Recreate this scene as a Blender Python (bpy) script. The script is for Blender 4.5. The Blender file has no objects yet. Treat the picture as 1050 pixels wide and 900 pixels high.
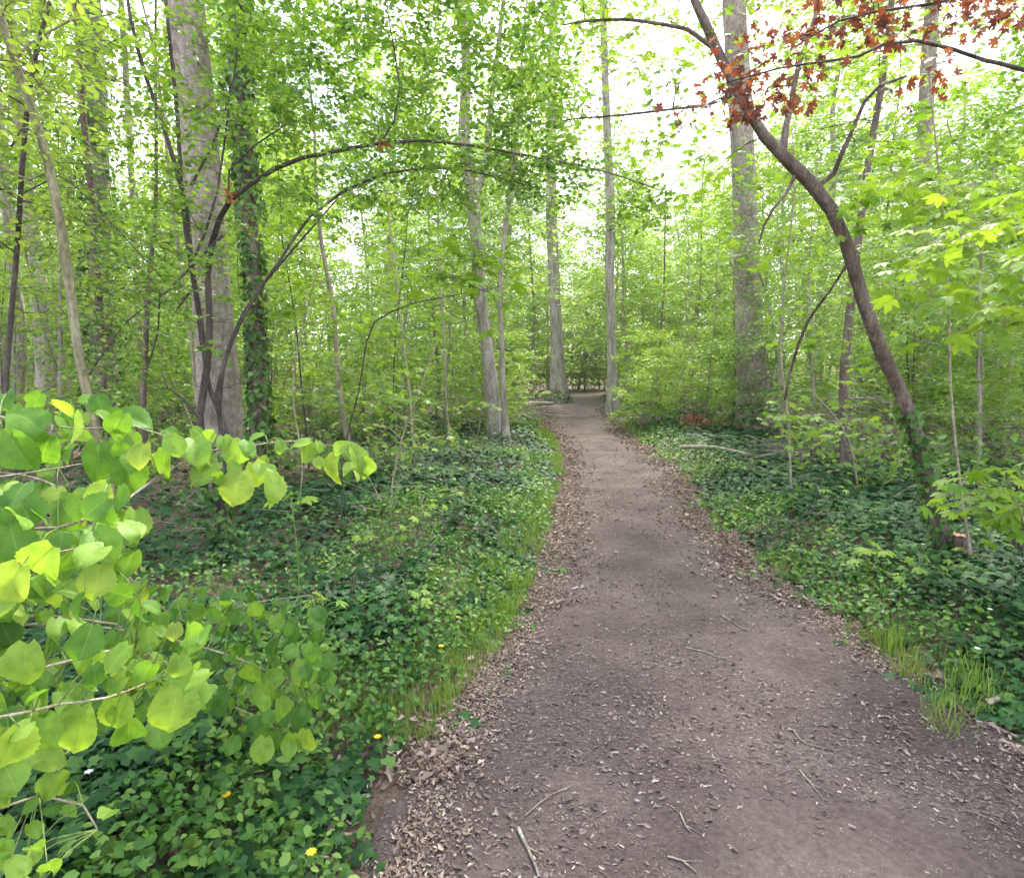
import bpy, math, time
import numpy as np
from math import radians, sin, cos, pi
T0 = time.time()
R = np.random.default_rng(11)
scene = bpy.context.scene
COL = scene.collection

# ------------------------------------------------------------------ camera, sky, sun, exposure
F, CX, CY, PITCH, CAMZ = 620.0, 525.0, 450.0, radians(6.0), 1.6
cam = bpy.data.objects.new('camera', bpy.data.cameras.new('camera'))
COL.objects.link(cam)
cam.location = (0, 0, CAMZ)
cam.rotation_euler = (radians(90) - PITCH, 0, 0)
cam.data.sensor_width = 36
cam.data.lens = 36 * F / 1050
cam.data.clip_start = 0.05
cam.data.clip_end = 2000
scene.camera = cam
SUN_EL, SUN_AZ = radians(52), radians(20)      # azimuth clockwise from +Y (ahead)
w = bpy.data.worlds.new('World'); scene.world = w; w.use_nodes = True
nt = w.node_tree; nt.nodes.clear()
wo = nt.nodes.new('ShaderNodeOutputWorld'); bg = nt.nodes.new('ShaderNodeBackground')
sky = nt.nodes.new('ShaderNodeTexSky'); sky.sky_type = 'NISHITA'; sky.sun_disc = False
sky.sun_elevation = SUN_EL; sky.sun_rotation = SUN_AZ
sky.air_density = 1.0; sky.dust_density = 3.0; sky.ozone_density = 1.0
tc = nt.nodes.new('ShaderNodeTexCoord'); cn = nt.nodes.new('ShaderNodeTexNoise')
cn.inputs['Scale'].default_value = 3.2; cn.inputs['Detail'].default_value = 6
cr = nt.nodes.new('ShaderNodeValToRGB'); cr.color_ramp.elements[0].position = .46; cr.color_ramp.elements[1].position = .64
mx = nt.nodes.new('ShaderNodeMix'); mx.data_type = 'RGBA'
nt.links.new(tc.outputs['Generated'], cn.inputs['Vector'])
nt.links.new(cn.outputs['Fac'], cr.inputs['Fac'])
nt.links.new(cr.outputs['Color'], mx.inputs[0])
nt.links.new(sky.outputs['Color'], mx.inputs[6])
mx.inputs[7].default_value = (12.5, 13, 13.8, 1)      # thin bright cloud
nt.links.new(mx.outputs[2], bg.inputs['Color'])
bg.inputs['Strength'].default_value = 0.13
nt.links.new(bg.outputs['Background'], wo.inputs['Surface'])
sun = bpy.data.objects.new('sun', bpy.data.lights.new('sun', 'SUN')); COL.objects.link(sun)
sun.data.energy = 3.2; sun.data.angle = radians(9); sun.data.color = (1, .95, .86)
sun.rotation_euler = (pi / 2 - SUN_EL, 0, pi - SUN_AZ)
scene.view_settings.view_transform = 'Standard'; scene.view_settings.look = 'None'
scene.view_settings.exposure = 1.85; scene.view_settings.gamma = 1
scene.view_settings.use_curve_mapping = False
cy = scene.cycles
cy.max_bounces = 7; cy.diffuse_bounces = 4; cy.transmission_bounces = 4; cy.glossy_bounces = 2
cy.volume_bounces = 0; cy.transparent_max_bounces = 4
cy.use_adaptive_sampling = True; cy.adaptive_threshold = 0.03; cy.use_denoising = True
cy.caustics_reflective = False; cy.caustics_refractive = False; cy.sample_clamp_indirect = 6

HAZE = .0007
# ------------------------------------------------------------------ measuring
def W(px, py, Y):
    """point seen at photo pixel px, py that stands Y metres ahead"""
    a = (px - CX) / F; b = -(py - CY) / F
    d = np.array([a, cos(PITCH) + b * sin(PITCH), -sin(PITCH) + b * cos(PITCH)])
    return np.array([0, 0, CAMZ]) + d * (Y / d[1])
def groundY(py):
    b = -(py - CY) / F
    dz = -sin(PITCH) + b * cos(PITCH); dy = cos(PITCH) + b * sin(PITCH)
    return CAMZ * dy / -dz
def _hash(i, j, s):
    h = (i * 374761393 + j * 668265263 + s * 974634777) & 0xffffffff
    h = ((h ^ (h >> 13)) * 1274126177) & 0xffffffff
    return ((h ^ (h >> 16)) & 0xffff) / 65535.0
def noise(x, y, s=0):
    x = np.asarray(x, float); y = np.asarray(y, float)
    i = np.floor(x).astype(np.int64); j = np.floor(y).astype(np.int64)
    u = x - i; v = y - j; u = u * u * (3 - 2 * u); v = v * v * (3 - 2 * v)
    return (_hash(i, j, s) * (1 - u) + _hash(i + 1, j, s) * u) * (1 - v) + (_hash(i, j + 1, s) * (1 - u) + _hash(i + 1, j + 1, s) * u) * v
def fbm(x, y, s=0):
    return .55 * noise(x, y, s) + .3 * noise(2.1 * x, 2.1 * y, s + 1) + .15 * noise(4.3 * x, 4.3 * y, s + 2)
LE = [(365, 900), (395, 830), (455, 740), (530, 640), (557, 560), (578, 490), (574, 460), (556, 435), (556, 420), (566, 411), (588, 403.5)]
RE = [(1250, 900), (1050, 765), (940, 700), (870, 650), (790, 590), (725, 530), (692, 480), (652, 450), (628, 428), (618, 413), (612, 403.5)]
def edge(E):
    P = sorted([(groundY(py), W(px, py, groundY(py))[0]) for px, py in E])
    Y = [p[0] for p in P]; X = [p[1] for p in P]
    return [-8, 0] + Y, [X[0] - .0, X[0] + .0] + X
LY, LX = edge(LE); RY, RX = edge(RE)
def xl(Y): return np.interp(Y, LY, LX)
def xr(Y): return np.interp(Y, RY, RX)
YEND = groundY(403.5)
def outside(x, y):
    d = np.maximum(xl(y) - x, x - xr(y))
    d = np.maximum(d, (y - YEND) * .5)
    return np.maximum(d, 0) + 0 * x
def signed(x, y):
    return np.maximum(np.maximum(xl(y) - x, x - xr(y)), (y - YEND) * .5) + 0 * x
def H(x, y):
    x = np.asarray(x, float); y = np.asarray(y, float)
    o = outside(x, y)
    return 6 * np.clip((np.hypot(x, y) - 72) / 100, 0, 1) + .10 * np.clip(o / .8, 0, 1) ** 1.5 + (fbm(x * .35, y * .35, 5) - .5) * .22 * np.clip(o, 0, 1) + (fbm(x * 1.7, y * 1.7, 9) - .5) * .035 + (fbm(x * 6, y * 6, 12) - .5) * .02
def G(px, py):
    p = W(px, py, groundY(py))
    for _ in range(4):
        z = float(H(p[0], p[1])); t = (CAMZ - z) / (CAMZ - p[2]); p = np.array([0, 0, CAMZ]) + (p - np.array([0, 0, CAMZ])) * t
    return p
def nrm(a):
    return a / np.maximum(np.linalg.norm(a, axis=-1, keepdims=True), 1e-9)

# ------------------------------------------------------------------ mesh building
class Acc:
    def __init__(s): s.v = []; s.f = {3: [], 4: []}; s.t = []; s.uv = []; s.n = 0
    def add(s, v, faces, tone=.5, uv=None):
        v = np.asarray(v, float).reshape(-1, 3); k = len(v)
        s.v.append(v); s.t.append(np.broadcast_to(np.asarray(tone, float), (k,)))
        s.uv.append(np.zeros((k, 2)) if uv is None else uv)
        for n, a in faces.items():
            if len(a): s.f[n].append(np.asarray(a, np.int64) + s.n)
        s.n += k
    def mesh(s, name, mat, smooth=True):
        me = bpy.data.meshes.new(name)
        v = np.concatenate(s.v)
        tri = np.concatenate(s.f[3]) if s.f[3] else np.zeros((0, 3), int)
        qd = np.concatenate(s.f[4]) if s.f[4] else np.zeros((0, 4), int)
        me.vertices.add(len(v)); me.vertices.foreach_set('co', v.astype(np.float32).ravel())
        loops = np.concatenate([tri.ravel(), qd.ravel()]).astype(np.int32)
        me.loops.add(len(loops)); me.loops.foreach_set('vertex_index', loops)
        nt_, nq = len(tri), len(qd)
        me.polygons.add(nt_ + nq)
        st = np.concatenate([np.arange(nt_) * 3, nt_ * 3 + np.arange(nq) * 4]).astype(np.int32)
        me.polygons.foreach_set('loop_start', st)
        me.polygons.foreach_set('use_smooth', np.full(nt_ + nq, smooth))
        a = me.attributes.new('tone', 'FLOAT', 'POINT'); a.data.foreach_set('value', np.concatenate(s.t).astype(np.float32))
        uv = np.concatenate(s.uv); uv3 = np.zeros((len(uv), 3), np.float32); uv3[:, :2] = uv
        a = me.attributes.new('luv', 'FLOAT_VECTOR', 'POINT'); a.data.foreach_set('vector', uv3.ravel())
        me.update(calc_edges=True); me.validate()
        me.materials.append(mat)
        return me
    def obj(s, name, mat, parent=None, smooth=True):
        o = bpy.data.objects.new(name, s.mesh(name, mat, smooth)); COL.objects.link(o)
        if parent is not None: o.parent = parent
        return o
def tag(o, label=None, cat=None, group=None, kind=None):
    for k, v in (('label', label), ('category', cat), ('group', group), ('kind', kind)):
        if v: o[k] = v
    return o
def thing(name, loc, label, cat, group=None, rz=0):
    o = bpy.data.objects.new(name, None); COL.objects.link(o); o.empty_display_size = .1
    o.location = loc; o.rotation_euler = (0, 0, rz)
    return tag(o, label, cat, group)
def dup(root, loc, rz, sc, label, group=None, tilt=(0, 0)):
    r = root.copy(); COL.objects.link(r); r.location = loc; r.rotation_euler = (tilt[0], tilt[1], rz); r.scale = (sc, sc, sc)
    r['label'] = label
    if group: r['group'] = group
    for c in root.children:
        d = c.copy(); COL.objects.link(d); d.parent = r
    return r
def smooth_path(P, step=.12):
    P = np.asarray(P, float)
    if len(P) < 3: return P
    Q = np.vstack([2 * P[0] - P[1], P, 2 * P[-1] - P[-2]]); out = []
    for i in range(1, len(Q) - 2):
        n = max(1, int(np.linalg.norm(Q[i + 1, :3] - Q[i, :3]) / step)); t = (np.arange(n) / n)[:, None]
        a, b, c, d = Q[i - 1], Q[i], Q[i + 1], Q[i + 2]
        out.append(.5 * ((2 * b) + (c - a) * t + (2 * a - 5 * b + 4 * c - d) * t ** 2 + (3 * b - a - 3 * c + d) * t ** 3))
    out.append(Q[-2][None]); return np.vstack(out)
def tube(acc, P, rad, sides=6, tone=.5, rough=0.0, seed=0):
    P = np.asarray(P, float); n = len(P); rad = np.broadcast_to(np.asarray(rad, float), (n,))
    T = nrm(np.gradient(P, axis=0))
    ref = np.array([1., 0, 0]) if abs(T[0][0]) < .8 else np.array([0, 1., 0])
    u = ref - T[0] * (ref @ T[0]); u /= np.linalg.norm(u); U = [u]
    for i in range(1, n):
        u = u - T[i] * (u @ T[i]); l = np.linalg.norm(u); u = u / l if l > 1e-6 else U[-1]; U.append(u)
    U = np.array(U); V = np.cross(T, U)
    a = np.arange(sides) / sides * 2 * pi
    rr = rad[:, None] * np.ones((1, sides))
    if rough:
        s_ = np.cumsum(np.r_[0, np.linalg.norm(np.diff(P, axis=0), axis=1)])
        rr = rr * (1 + rough * (fbm((a * 2.2)[None, :] + seed, (s_ * 2.5)[:, None] + seed, 3) - .5) * 2)
    v = P[:, None] + rr[..., None] * (np.cos(a)[None, :, None] * U[:, None] + np.sin(a)[None, :, None] * V[:, None])
    i = np.arange(n - 1)[:, None] * sides; j = np.arange(sides)[None]; j2 = (j + 1) % sides
    q = np.stack([i + j, i + j2, i + sides + j2, i + sides + j], -1).reshape(-1, 4)
    vv = np.vstack([v.reshape(-1, 3), P[-1:]]); k = n * sides; jj = np.arange(sides)
    t = np.stack([(n - 1) * sides + jj, (n - 1) * sides + (jj + 1) % sides, np.full(sides, k)], -1)
    acc.add(vv, {4: q, 3: t}, tone)
# ---- leaf shapes: verts (side, along, up), faces, uv
def fan(outline, centre):
    v = np.array([centre] + outline, float); n = len(outline)
    f = np.array([[0, 1 + i, 1 + (i + 1) % n] for i in range(n)])
    return v, {3: f}, v[:, :2].copy()
def t_diamond():
    v = np.array([(0, 0, 0), (.34, .45, .07), (0, 1, -.05), (-.34, .45, .07)], float)
    return v, {3: np.array([[0, 1, 2], [0, 2, 3]])}, v[:, :2].copy()
def t_ovate():
    v = np.array([(0, 0, 0), (.3, .3, .06), (.27, .65, .04), (0, 1, -.1), (-.27, .65, .04), (-.3, .3, .06)], float)
    return v, {4: np.array([[0, 1, 2, 3], [0, 3, 4, 5]])}, v[:, :2].copy()
def t_ivy():
    h = [(.26, -.14, .0), (.5, .1, -.05), (.33, .3, .02), (.46, .6, -.05), (.17, .62, .02)]
    o = [(0, .02, 0)] + h + [(0, 1, -.12)] + [(-x, y, z) for x, y, z in h[::-1]]
    return fan(o, (0, .36, .05))
def t_maple():
    pol = [(0, 1.0), (9, .78), (17, .84), (25, .5), (36, .8), (46, 1.0), (56, .78), (62, .76), (75, .44), (90, .62), (101, .74), (112, .5), (140, .34), (165, .2)]
    pts = []
    for a, r in pol: pts.append((r * sin(radians(a)), r * cos(radians(a)), -.16 * r * r + (.05 if r < .55 else 0)))
    o = [pts[0]] + pts[1:] + [(0, 0, .02)] + [(-x, y, z) for x, y, z in pts[1:][::-1]]
    v, f, uv = fan(o, (0, .12, .03))
    v[:, :2] *= .62; uv = v[:, :2].copy(); return v, f, uv
def t_maple_small():
    pol = [(0, 1.0), (25, .5), (46, .95), (75, .44), (101, .7), (150, .25)]
    pts = [(r * sin(radians(a)), r * cos(radians(a)), -.14 * r * r) for a, r in pol]
    o = [pts[0]] + pts[1:] + [(-x, y, z) for x, y, z in pts[1:][::-1]]
    v, f, uv = fan(o, (0, .05, .02)); v[:, :2] *= .62; return v, f, v[:, :2].copy()
def t_palmate():
    pol = [(0, 1.0), (14, .5), (22, .3), (34, .75), (44, .98), (54, .5), (66, .28), (86, .6), (96, .72), (106, .4), (150, .2)]
    pts = [(r * sin(radians(a)), r * cos(radians(a)), -.25 * r * r) for a, r in pol]
    o = [pts[0]] + pts[1:] + [(-x, y, z) for x, y, z in pts[1:][::-1]]
    v, f, uv = fan(o, (0, .05, .02)); v[:, :2] *= .65; return v, f, v[:, :2].copy()
def t_hazel(rows=16, cols=4, fold=.14, dr=.2, tw=0.):
    vs, uv = [], []
    for i in range(rows + 1):
        v = i / rows
        wd = float(np.interp(v, [0, .06, .15, .3, .48, .64, .78, .88, .95, 1], [.17, .31, .41, .48, .49, .43, .32, .19, .08, 0]))
        if i == rows: wd = .004
        for j in range(-cols, cols + 1):
            u = j / cols; e = 1 + (.075 if (i % 2 and abs(j) == cols) else 0)
            x = u * wd * e; y = v * .98 + .02 + .17 * abs(u) * (1 - v) ** .6 * v ** .3 - .14 * abs(u) * max(0, 1 - v * 5) + (.02 if i == rows else 0)
            z = (.02 if i % 2 else -.02) * (1 if 0 < i < rows else 0) * (.25 + .75 * min(1, abs(u) * 1.6)) + fold * abs(u) * (wd / .45) - dr * v ** 2.2 - .14 * u * u * v + tw * u * v
            vs.append((x, y, z)); uv.append((u, v))
    m = 2 * cols + 1
    q = [[i * m + j, i * m + j + 1, (i + 1) * m + j + 1, (i + 1) * m + j] for i in range(rows) for j in range(m - 1)]
    return np.array(vs), {4: np.array(q)}, np.array(uv)
def t_blade():
    v = np.array([(-.02, 0, 0), (.02, 0, 0), (.018, .4, .05), (-.018, .4, .05), (.012, .75, .16), (-.012, .75, .16), (0, 1, .34)], float)
    return v, {4: np.array([[0, 1, 2, 3], [3, 2, 4, 5]]), 3: np.array([[5, 4, 6]])}, v[:, :2].copy()
def t_drift():
    v = np.array([(-.12, .06, .12), (0, 0, 0), (.2, .16, .2), (-.3, .42, .24), (.03, .5, -.03), (.16, .46, .12), (-.1, .74, .08), (.05, 1, .2), (.2, .68, .1)], float)
    return v, {4: np.array([[0, 1, 4, 3], [1, 2, 5, 4], [3, 4, 7, 6], [4, 5, 8, 7]])}, v[:, :2].copy()
def t_chip():
    v = np.array([(-.12, 0, 0), (.2, .15, .08), (.1, .8, .1), (-.22, 1, 0)], float)
    return v, {4: np.array([[0, 1, 2, 3]])}, v[:, :2].copy()
TD, TO, TI, TM, TMS, TP, TH, THb, THc, TB, TDR, TCH = t_diamond(), t_ovate(), t_ivy(), t_maple(), t_maple_small(), t_palmate(), t_hazel(), t_hazel(14, 4, .24, .36, .12), t_hazel(14, 4, .08, .12, -.16), t_blade(), t_drift(), t_chip()
def leaves(acc, tmpl, pos, axis, normal, size, tone):
    v, f, uv = tmpl; n, k = len(pos), len(v)
    if n == 0: return
    axis = nrm(axis); side = nrm(np.cross(axis, normal)); up = np.cross(side, axis)
    size = np.broadcast_to(size, (n,))[:, None, None]
    tmul = v[None] * size
    V = pos[:, None] + tmul[..., 0:1] * side[:, None] + tmul[..., 1:2] * axis[:, None] + tmul[..., 2:3] * up[:, None]
    off = (np.arange(n) * k)[:, None, None]
    acc.add(V.reshape(-1, 3), {m: (a[None] + off).reshape(-1, m) for m, a in f.items()}, np.repeat(np.broadcast_to(tone, (n,)), k), np.tile(uv, (n, 1)))
def rv(rng, n, s=1.0): return rng.normal(size=(n, 3)) * s
# ---- branches that reach for targets from a skeleton
def reach(nodes, nrad, targets, rng, step=.12, arch=.1, rt=.0022, k=.008, maxr=.6, wob=.06):
    cap = len(nodes) + 40 * len(targets); N = np.zeros((cap, 3)); Rr = np.zeros(cap); m = len(nodes)
    N[:m] = nodes; Rr[:m] = nrad
    d0 = np.array([np.min(np.linalg.norm(N[:m] - t, axis=1)) for t in targets]); tw = []
    for t in targets[np.argsort(d0)]:
        dv = N[:m] - t; d = np.linalg.norm(dv, axis=1); c = d + .45 * np.maximum(0, dv[:, 2]); i = int(np.argmin(c))
        p0 = N[i].copy(); L = d[i]
        if L < 1e-3: continue
        q = p0 + .5 * (t - p0) + np.array([0, 0, arch * L]) + rng.normal(size=3) * wob * L
        n = int(min(38, max(3, L / step))); s = np.linspace(0, 1, n + 1)[:, None]
        pts = (1 - s) ** 2 * p0 + 2 * s * (1 - s) * q + s * s * t
        pts[1:-1] += rng.normal(size=(n - 1, 3)) * wob * .12 * L / math.sqrt(n)
        r0 = min(Rr[i] * maxr, rt + k * L); rad = r0 + (min(rt, r0) - r0) * s[:, 0]
        N[m:m + n] = pts[1:]; Rr[m:m + n] = rad[1:]; m += n
        tw.append((pts, rad))
    return tw
def twig_tubes(acc, tw, sides=4, tone=.5):
    for p, r in tw: tube(acc, p, r, sides, tone)
def subtwigs(tw, m, L, rng, rt=.0012, flat=.5):
    out = []
    for p, r in tw:
        i = rng.integers(len(p) // 3, len(p), m); d = nrm((p[-1] - p[0]) * .6 / max(.05, np.linalg.norm(p[-1] - p[0])) + rng.normal(size=(m, 3)) * [1, 1, flat])
        l = L * (.5 + rng.random(m))
        for j in range(m):
            b = p[i[j]]; e = b + d[j] * l[j]; q = (b + e) / 2 + rng.normal(size=3) * L * .06 + [0, 0, L * .05]; out.append((np.array([b, q, e]), np.array([min(r[i[j]], rt * 1.3), rt, rt * .6])))
    return out
def leaf_sites(tw, spacing, start, rng, pairs=False):
    P, D, S = [], [], []
    for p, _ in tw:
        seg = np.diff(p, axis=0); l = np.linalg.norm(seg, axis=1); c = np.r_[0, np.cumsum(l)]; L = c[-1]
        n = max(1, int(L * (1 - start) / spacing)); s = L * start + (np.arange(n) + rng.random(n) * .8) / n * L * (1 - start)
        i = np.clip(np.searchsorted(c, s) - 1, 0, len(l) - 1); f = ((s - c[i]) / np.maximum(l[i], 1e-9))[:, None]
        P.append(p[i] + seg[i] * f); D.append(nrm(seg[i])); S.append(np.where(np.arange(n) % 2, 1., -1.))
    return np.concatenate(P), np.concatenate(D), np.concatenate(S)
def leafy(acc, tmpl, tw, spacing, start, size, rng, flat=.45, droop=.15, tone=(.5, .25), spread=.9, sizevar=.3):
    P, D, S = leaf_sites(tw, spacing, start, rng); n = len(P)
    side = nrm(np.cross(D, np.array([0, 0, 1.]))) * S[:, None]
    ax = D * .55 + side * spread + rv(rng, n, .3) - np.array([0, 0, droop])
    nr = np.array([0, 0, 1.]) + rv(rng, n, flat)
    sz = size * (1 + (rng.random(n) - .5) * 2 * sizevar)
    cl = fbm(P[:, 0] * 1.3 + P[:, 2], P[:, 1] * 1.3 - P[:, 2], 21)
    leaves(acc, tmpl, P + side * .01, ax, nr, sz, np.clip(tone[0] + (cl - .5) * .7 + rng.normal(size=n) * tone[1], 0, 1))

# ------------------------------------------------------------------ materials
def mat(name):
    m = bpy.data.materials.new(name); m.use_nodes = True; n = m.node_tree; n.nodes.clear()
    return m, n, n.nodes.new, n.links.new
def ramp(new, cols, pos=None, interp='LINEAR'):
    r = new('ShaderNodeValToRGB'); cr = r.color_ramp; cr.interpolation = interp
    while len(cr.elements) < len(cols): cr.elements.new(.5)
    for i, c in enumerate(cols):
        cr.elements[i].position = pos[i] if pos else i / (len(cols) - 1); cr.elements[i].color = (*c, 1)
    return r
def leaf_mat(name, cols, trans=.4, tcol=(1.25, 1.15, .55), rough=.45, spec=.4, veins=None):
    m, n, new, link = mat(name)
    at = new('ShaderNodeAttribute'); at.attribute_name = 'tone'
    oi = new('ShaderNodeObjectInfo'); ad = new('ShaderNodeMath'); ad.operation = 'MULTIPLY_ADD'; ad.inputs[1].default_value = .22; 
    su = new('ShaderNodeMath'); su.operation = 'SUBTRACT'; su.inputs[1].default_value = .11
    link(oi.outputs['Random'], ad.inputs[0]); link(at.outputs['Fac'], ad.inputs[2]); link(ad.outputs[0], su.inputs[0])
    r = ramp(new, cols); link(su.outputs[0], r.inputs['Fac']); col = r.outputs['Color']
    if veins:
        uv = new('ShaderNodeAttribute'); uv.attribute_name = 'luv'; sx = new('ShaderNodeSeparateXYZ'); link(uv.outputs['Vector'], sx.inputs[0])
        ab = new('ShaderNodeMath'); ab.operation = 'ABSOLUTE'; link(sx.outputs[0], ab.inputs[0])
        a2 = new('ShaderNodeMath'); a2.operation = 'MULTIPLY_ADD'; a2.inputs[1].default_value = -veins[1]; link(ab.outputs[0], a2.inputs[0]); link(sx.outputs[1], a2.inputs[2])
        a3 = new('ShaderNodeMath'); a3.operation = 'MULTIPLY'; a3.inputs[1].default_value = veins[0]; link(a2.outputs[0], a3.inputs[0])
        fr = new('ShaderNodeMath'); fr.operation = 'PINGPONG'; fr.inputs[1].default_value = .5; link(a3.outputs[0], fr.inputs[0])
        lt = new('ShaderNodeMapRange'); lt.inputs[1].default_value = 0; lt.inputs[2].default_value = .13; lt.inputs[3].default_value = 1; lt.inputs[4].default_value = 0; link(fr.outputs[0], lt.inputs[0])
        mr = new('ShaderNodeMapRange'); mr.inputs[1].default_value = .02; mr.inputs[2].default_value = .06; mr.inputs[3].default_value = 1; mr.inputs[4].default_value = 0; link(ab.outputs[0], mr.inputs[0])
        mxv = new('ShaderNodeMath'); mxv.operation = 'MAXIMUM'; link(lt.outputs[0], mxv.inputs[0]); link(mr.outputs[0], mxv.inputs[1])
        sc = new('ShaderNodeMath'); sc.operation = 'MULTIPLY'; sc.inputs[1].default_value = .2; link(mxv.outputs[0], sc.inputs[0])
        mi = new('ShaderNodeMix'); mi.data_type = 'RGBA'; link(sc.outputs[0], mi.inputs[0]); link(col, mi.inputs[6]); mi.inputs[7].default_value = veins[2]; col = mi.outputs[2]
    if veins:
        tcx = new('ShaderNodeTexCoord'); nz = new('ShaderNodeTexNoise'); nz.inputs['Scale'].default_value = 38; nz.inputs['Detail'].default_value = 4; link(tcx.outputs['Object'], nz.inputs['Vector'])
        rb_ = ramp(new, [(.74, .78, .66), (1, 1, 1), (1.12, 1.08, 1.1)], [.32, .5, .7]); link(nz.outputs['Fac'], rb_.inputs['Fac'])
        mb = new('ShaderNodeMix'); mb.data_type = 'RGBA'; mb.blend_type = 'MULTIPLY'; mb.inputs[0].default_value = 1; link(col, mb.inputs[6]); link(rb_.outputs[0], mb.inputs[7]); col = mb.outputs[2]
    p = new('ShaderNodeBsdfPrincipled'); p.inputs['Roughness'].default_value = rough; p.inputs['Specular IOR Level'].default_value = spec
    link(col, p.inputs['Base Color'])
    if trans:
        tr = new('ShaderNodeBsdfTranslucent'); mu = new('ShaderNodeMix'); mu.data_type = 'RGBA'; mu.blend_type = 'MULTIPLY'; mu.inputs[0].default_value = 1
        mu.inputs[7].default_value = (*tcol, 1); link(col, mu.inputs[6]); link(mu.outputs[2], tr.inputs['Color'])
        ms = new('ShaderNodeMixShader'); ms.inputs[0].default_value = trans; link(p.outputs[0], ms.inputs[1]); link(tr.outputs[0], ms.inputs[2]); out = ms.outputs[0]
    else: out = p.outputs[0]
    o = new('ShaderNodeOutputMaterial'); link(out, o.inputs['Surface']); return m
def bark_mat(name, c1, c2, c3, scale=6, stretch=.25, bump=.4, rough=.85, moss=None):
    m, n, new, link = mat(name)
    tc = new('ShaderNodeTexCoord'); mp = new('ShaderNodeMapping'); mp.inputs['Scale'].default_value = (1, 1, stretch); link(tc.outputs['Object'], mp.inputs[0])
    a = new('ShaderNodeTexNoise'); a.inputs['Scale'].default_value = scale; a.inputs['Detail'].default_value = 8; a.inputs['Roughness'].default_value = .65; link(mp.outputs[0], a.inputs['Vector'])
    b = new('ShaderNodeTexNoise'); b.inputs['Scale'].default_value = scale * 9; b.inputs['Detail'].default_value = 4; link(mp.outputs[0], b.inputs['Vector'])
    r = ramp(new, [c1, c2, c3], [.36, .5, .66]); link(a.outputs['Fac'], r.inputs['Fac'])
    r2 = ramp(new, [(.72,) * 3, (1.2,) * 3], [.38, .6]); link(b.outputs['Fac'], r2.inputs['Fac'])
    mu = new('ShaderNodeMix'); mu.data_type = 'RGBA'; mu.blend_type = 'MULTIPLY'; mu.inputs[0].default_value = 1; link(r.outputs[0], mu.inputs[6]); link(r2.outputs[0], mu.inputs[7]); col = mu.outputs[2]
    if moss:
        c = new('ShaderNodeTexNoise'); c.inputs['Scale'].default_value = 1.7; c.inputs['Detail'].default_value = 5; link(tc.outputs['Object'], c.inputs['Vector'])
        r3 = ramp(new, [(0, 0, 0), (1, 1, 1)], [.5, .68]); link(c.outputs['Fac'], r3.inputs['Fac'])
        sc = new('ShaderNodeMath'); sc.operation = 'MULTIPLY'; sc.inputs[1].default_value = .6; link(r3.outputs[0], sc.inputs[0])
        mi = new('ShaderNodeMix'); mi.data_type = 'RGBA'; link(sc.outputs[0], mi.inputs[0]); link(col, mi.inputs[6]); mi.inputs[7].default_value = (*moss, 1); col = mi.outputs[2]
    p = new('ShaderNodeBsdfPrincipled'); p.inputs['Roughness'].default_value = rough; p.inputs['Specular IOR Level'].default_value = .25; link(col, p.inputs['Base Color'])
    ad = new('ShaderNodeMath'); ad.operation = 'ADD'; link(a.outputs['Fac'], ad.inputs[0]); link(b.outputs['Fac'], ad.inputs[1])
    bp = new('ShaderNodeBump'); bp.inputs['Strength'].default_value = bump; bp.inputs['Distance'].default_value = .02; link(ad.outputs[0], bp.inputs['Height']); link(bp.outputs[0], p.inputs['Normal'])
    o = new('ShaderNodeOutputMaterial'); link(p.outputs[0], o.inputs['Surface']); return m
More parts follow.
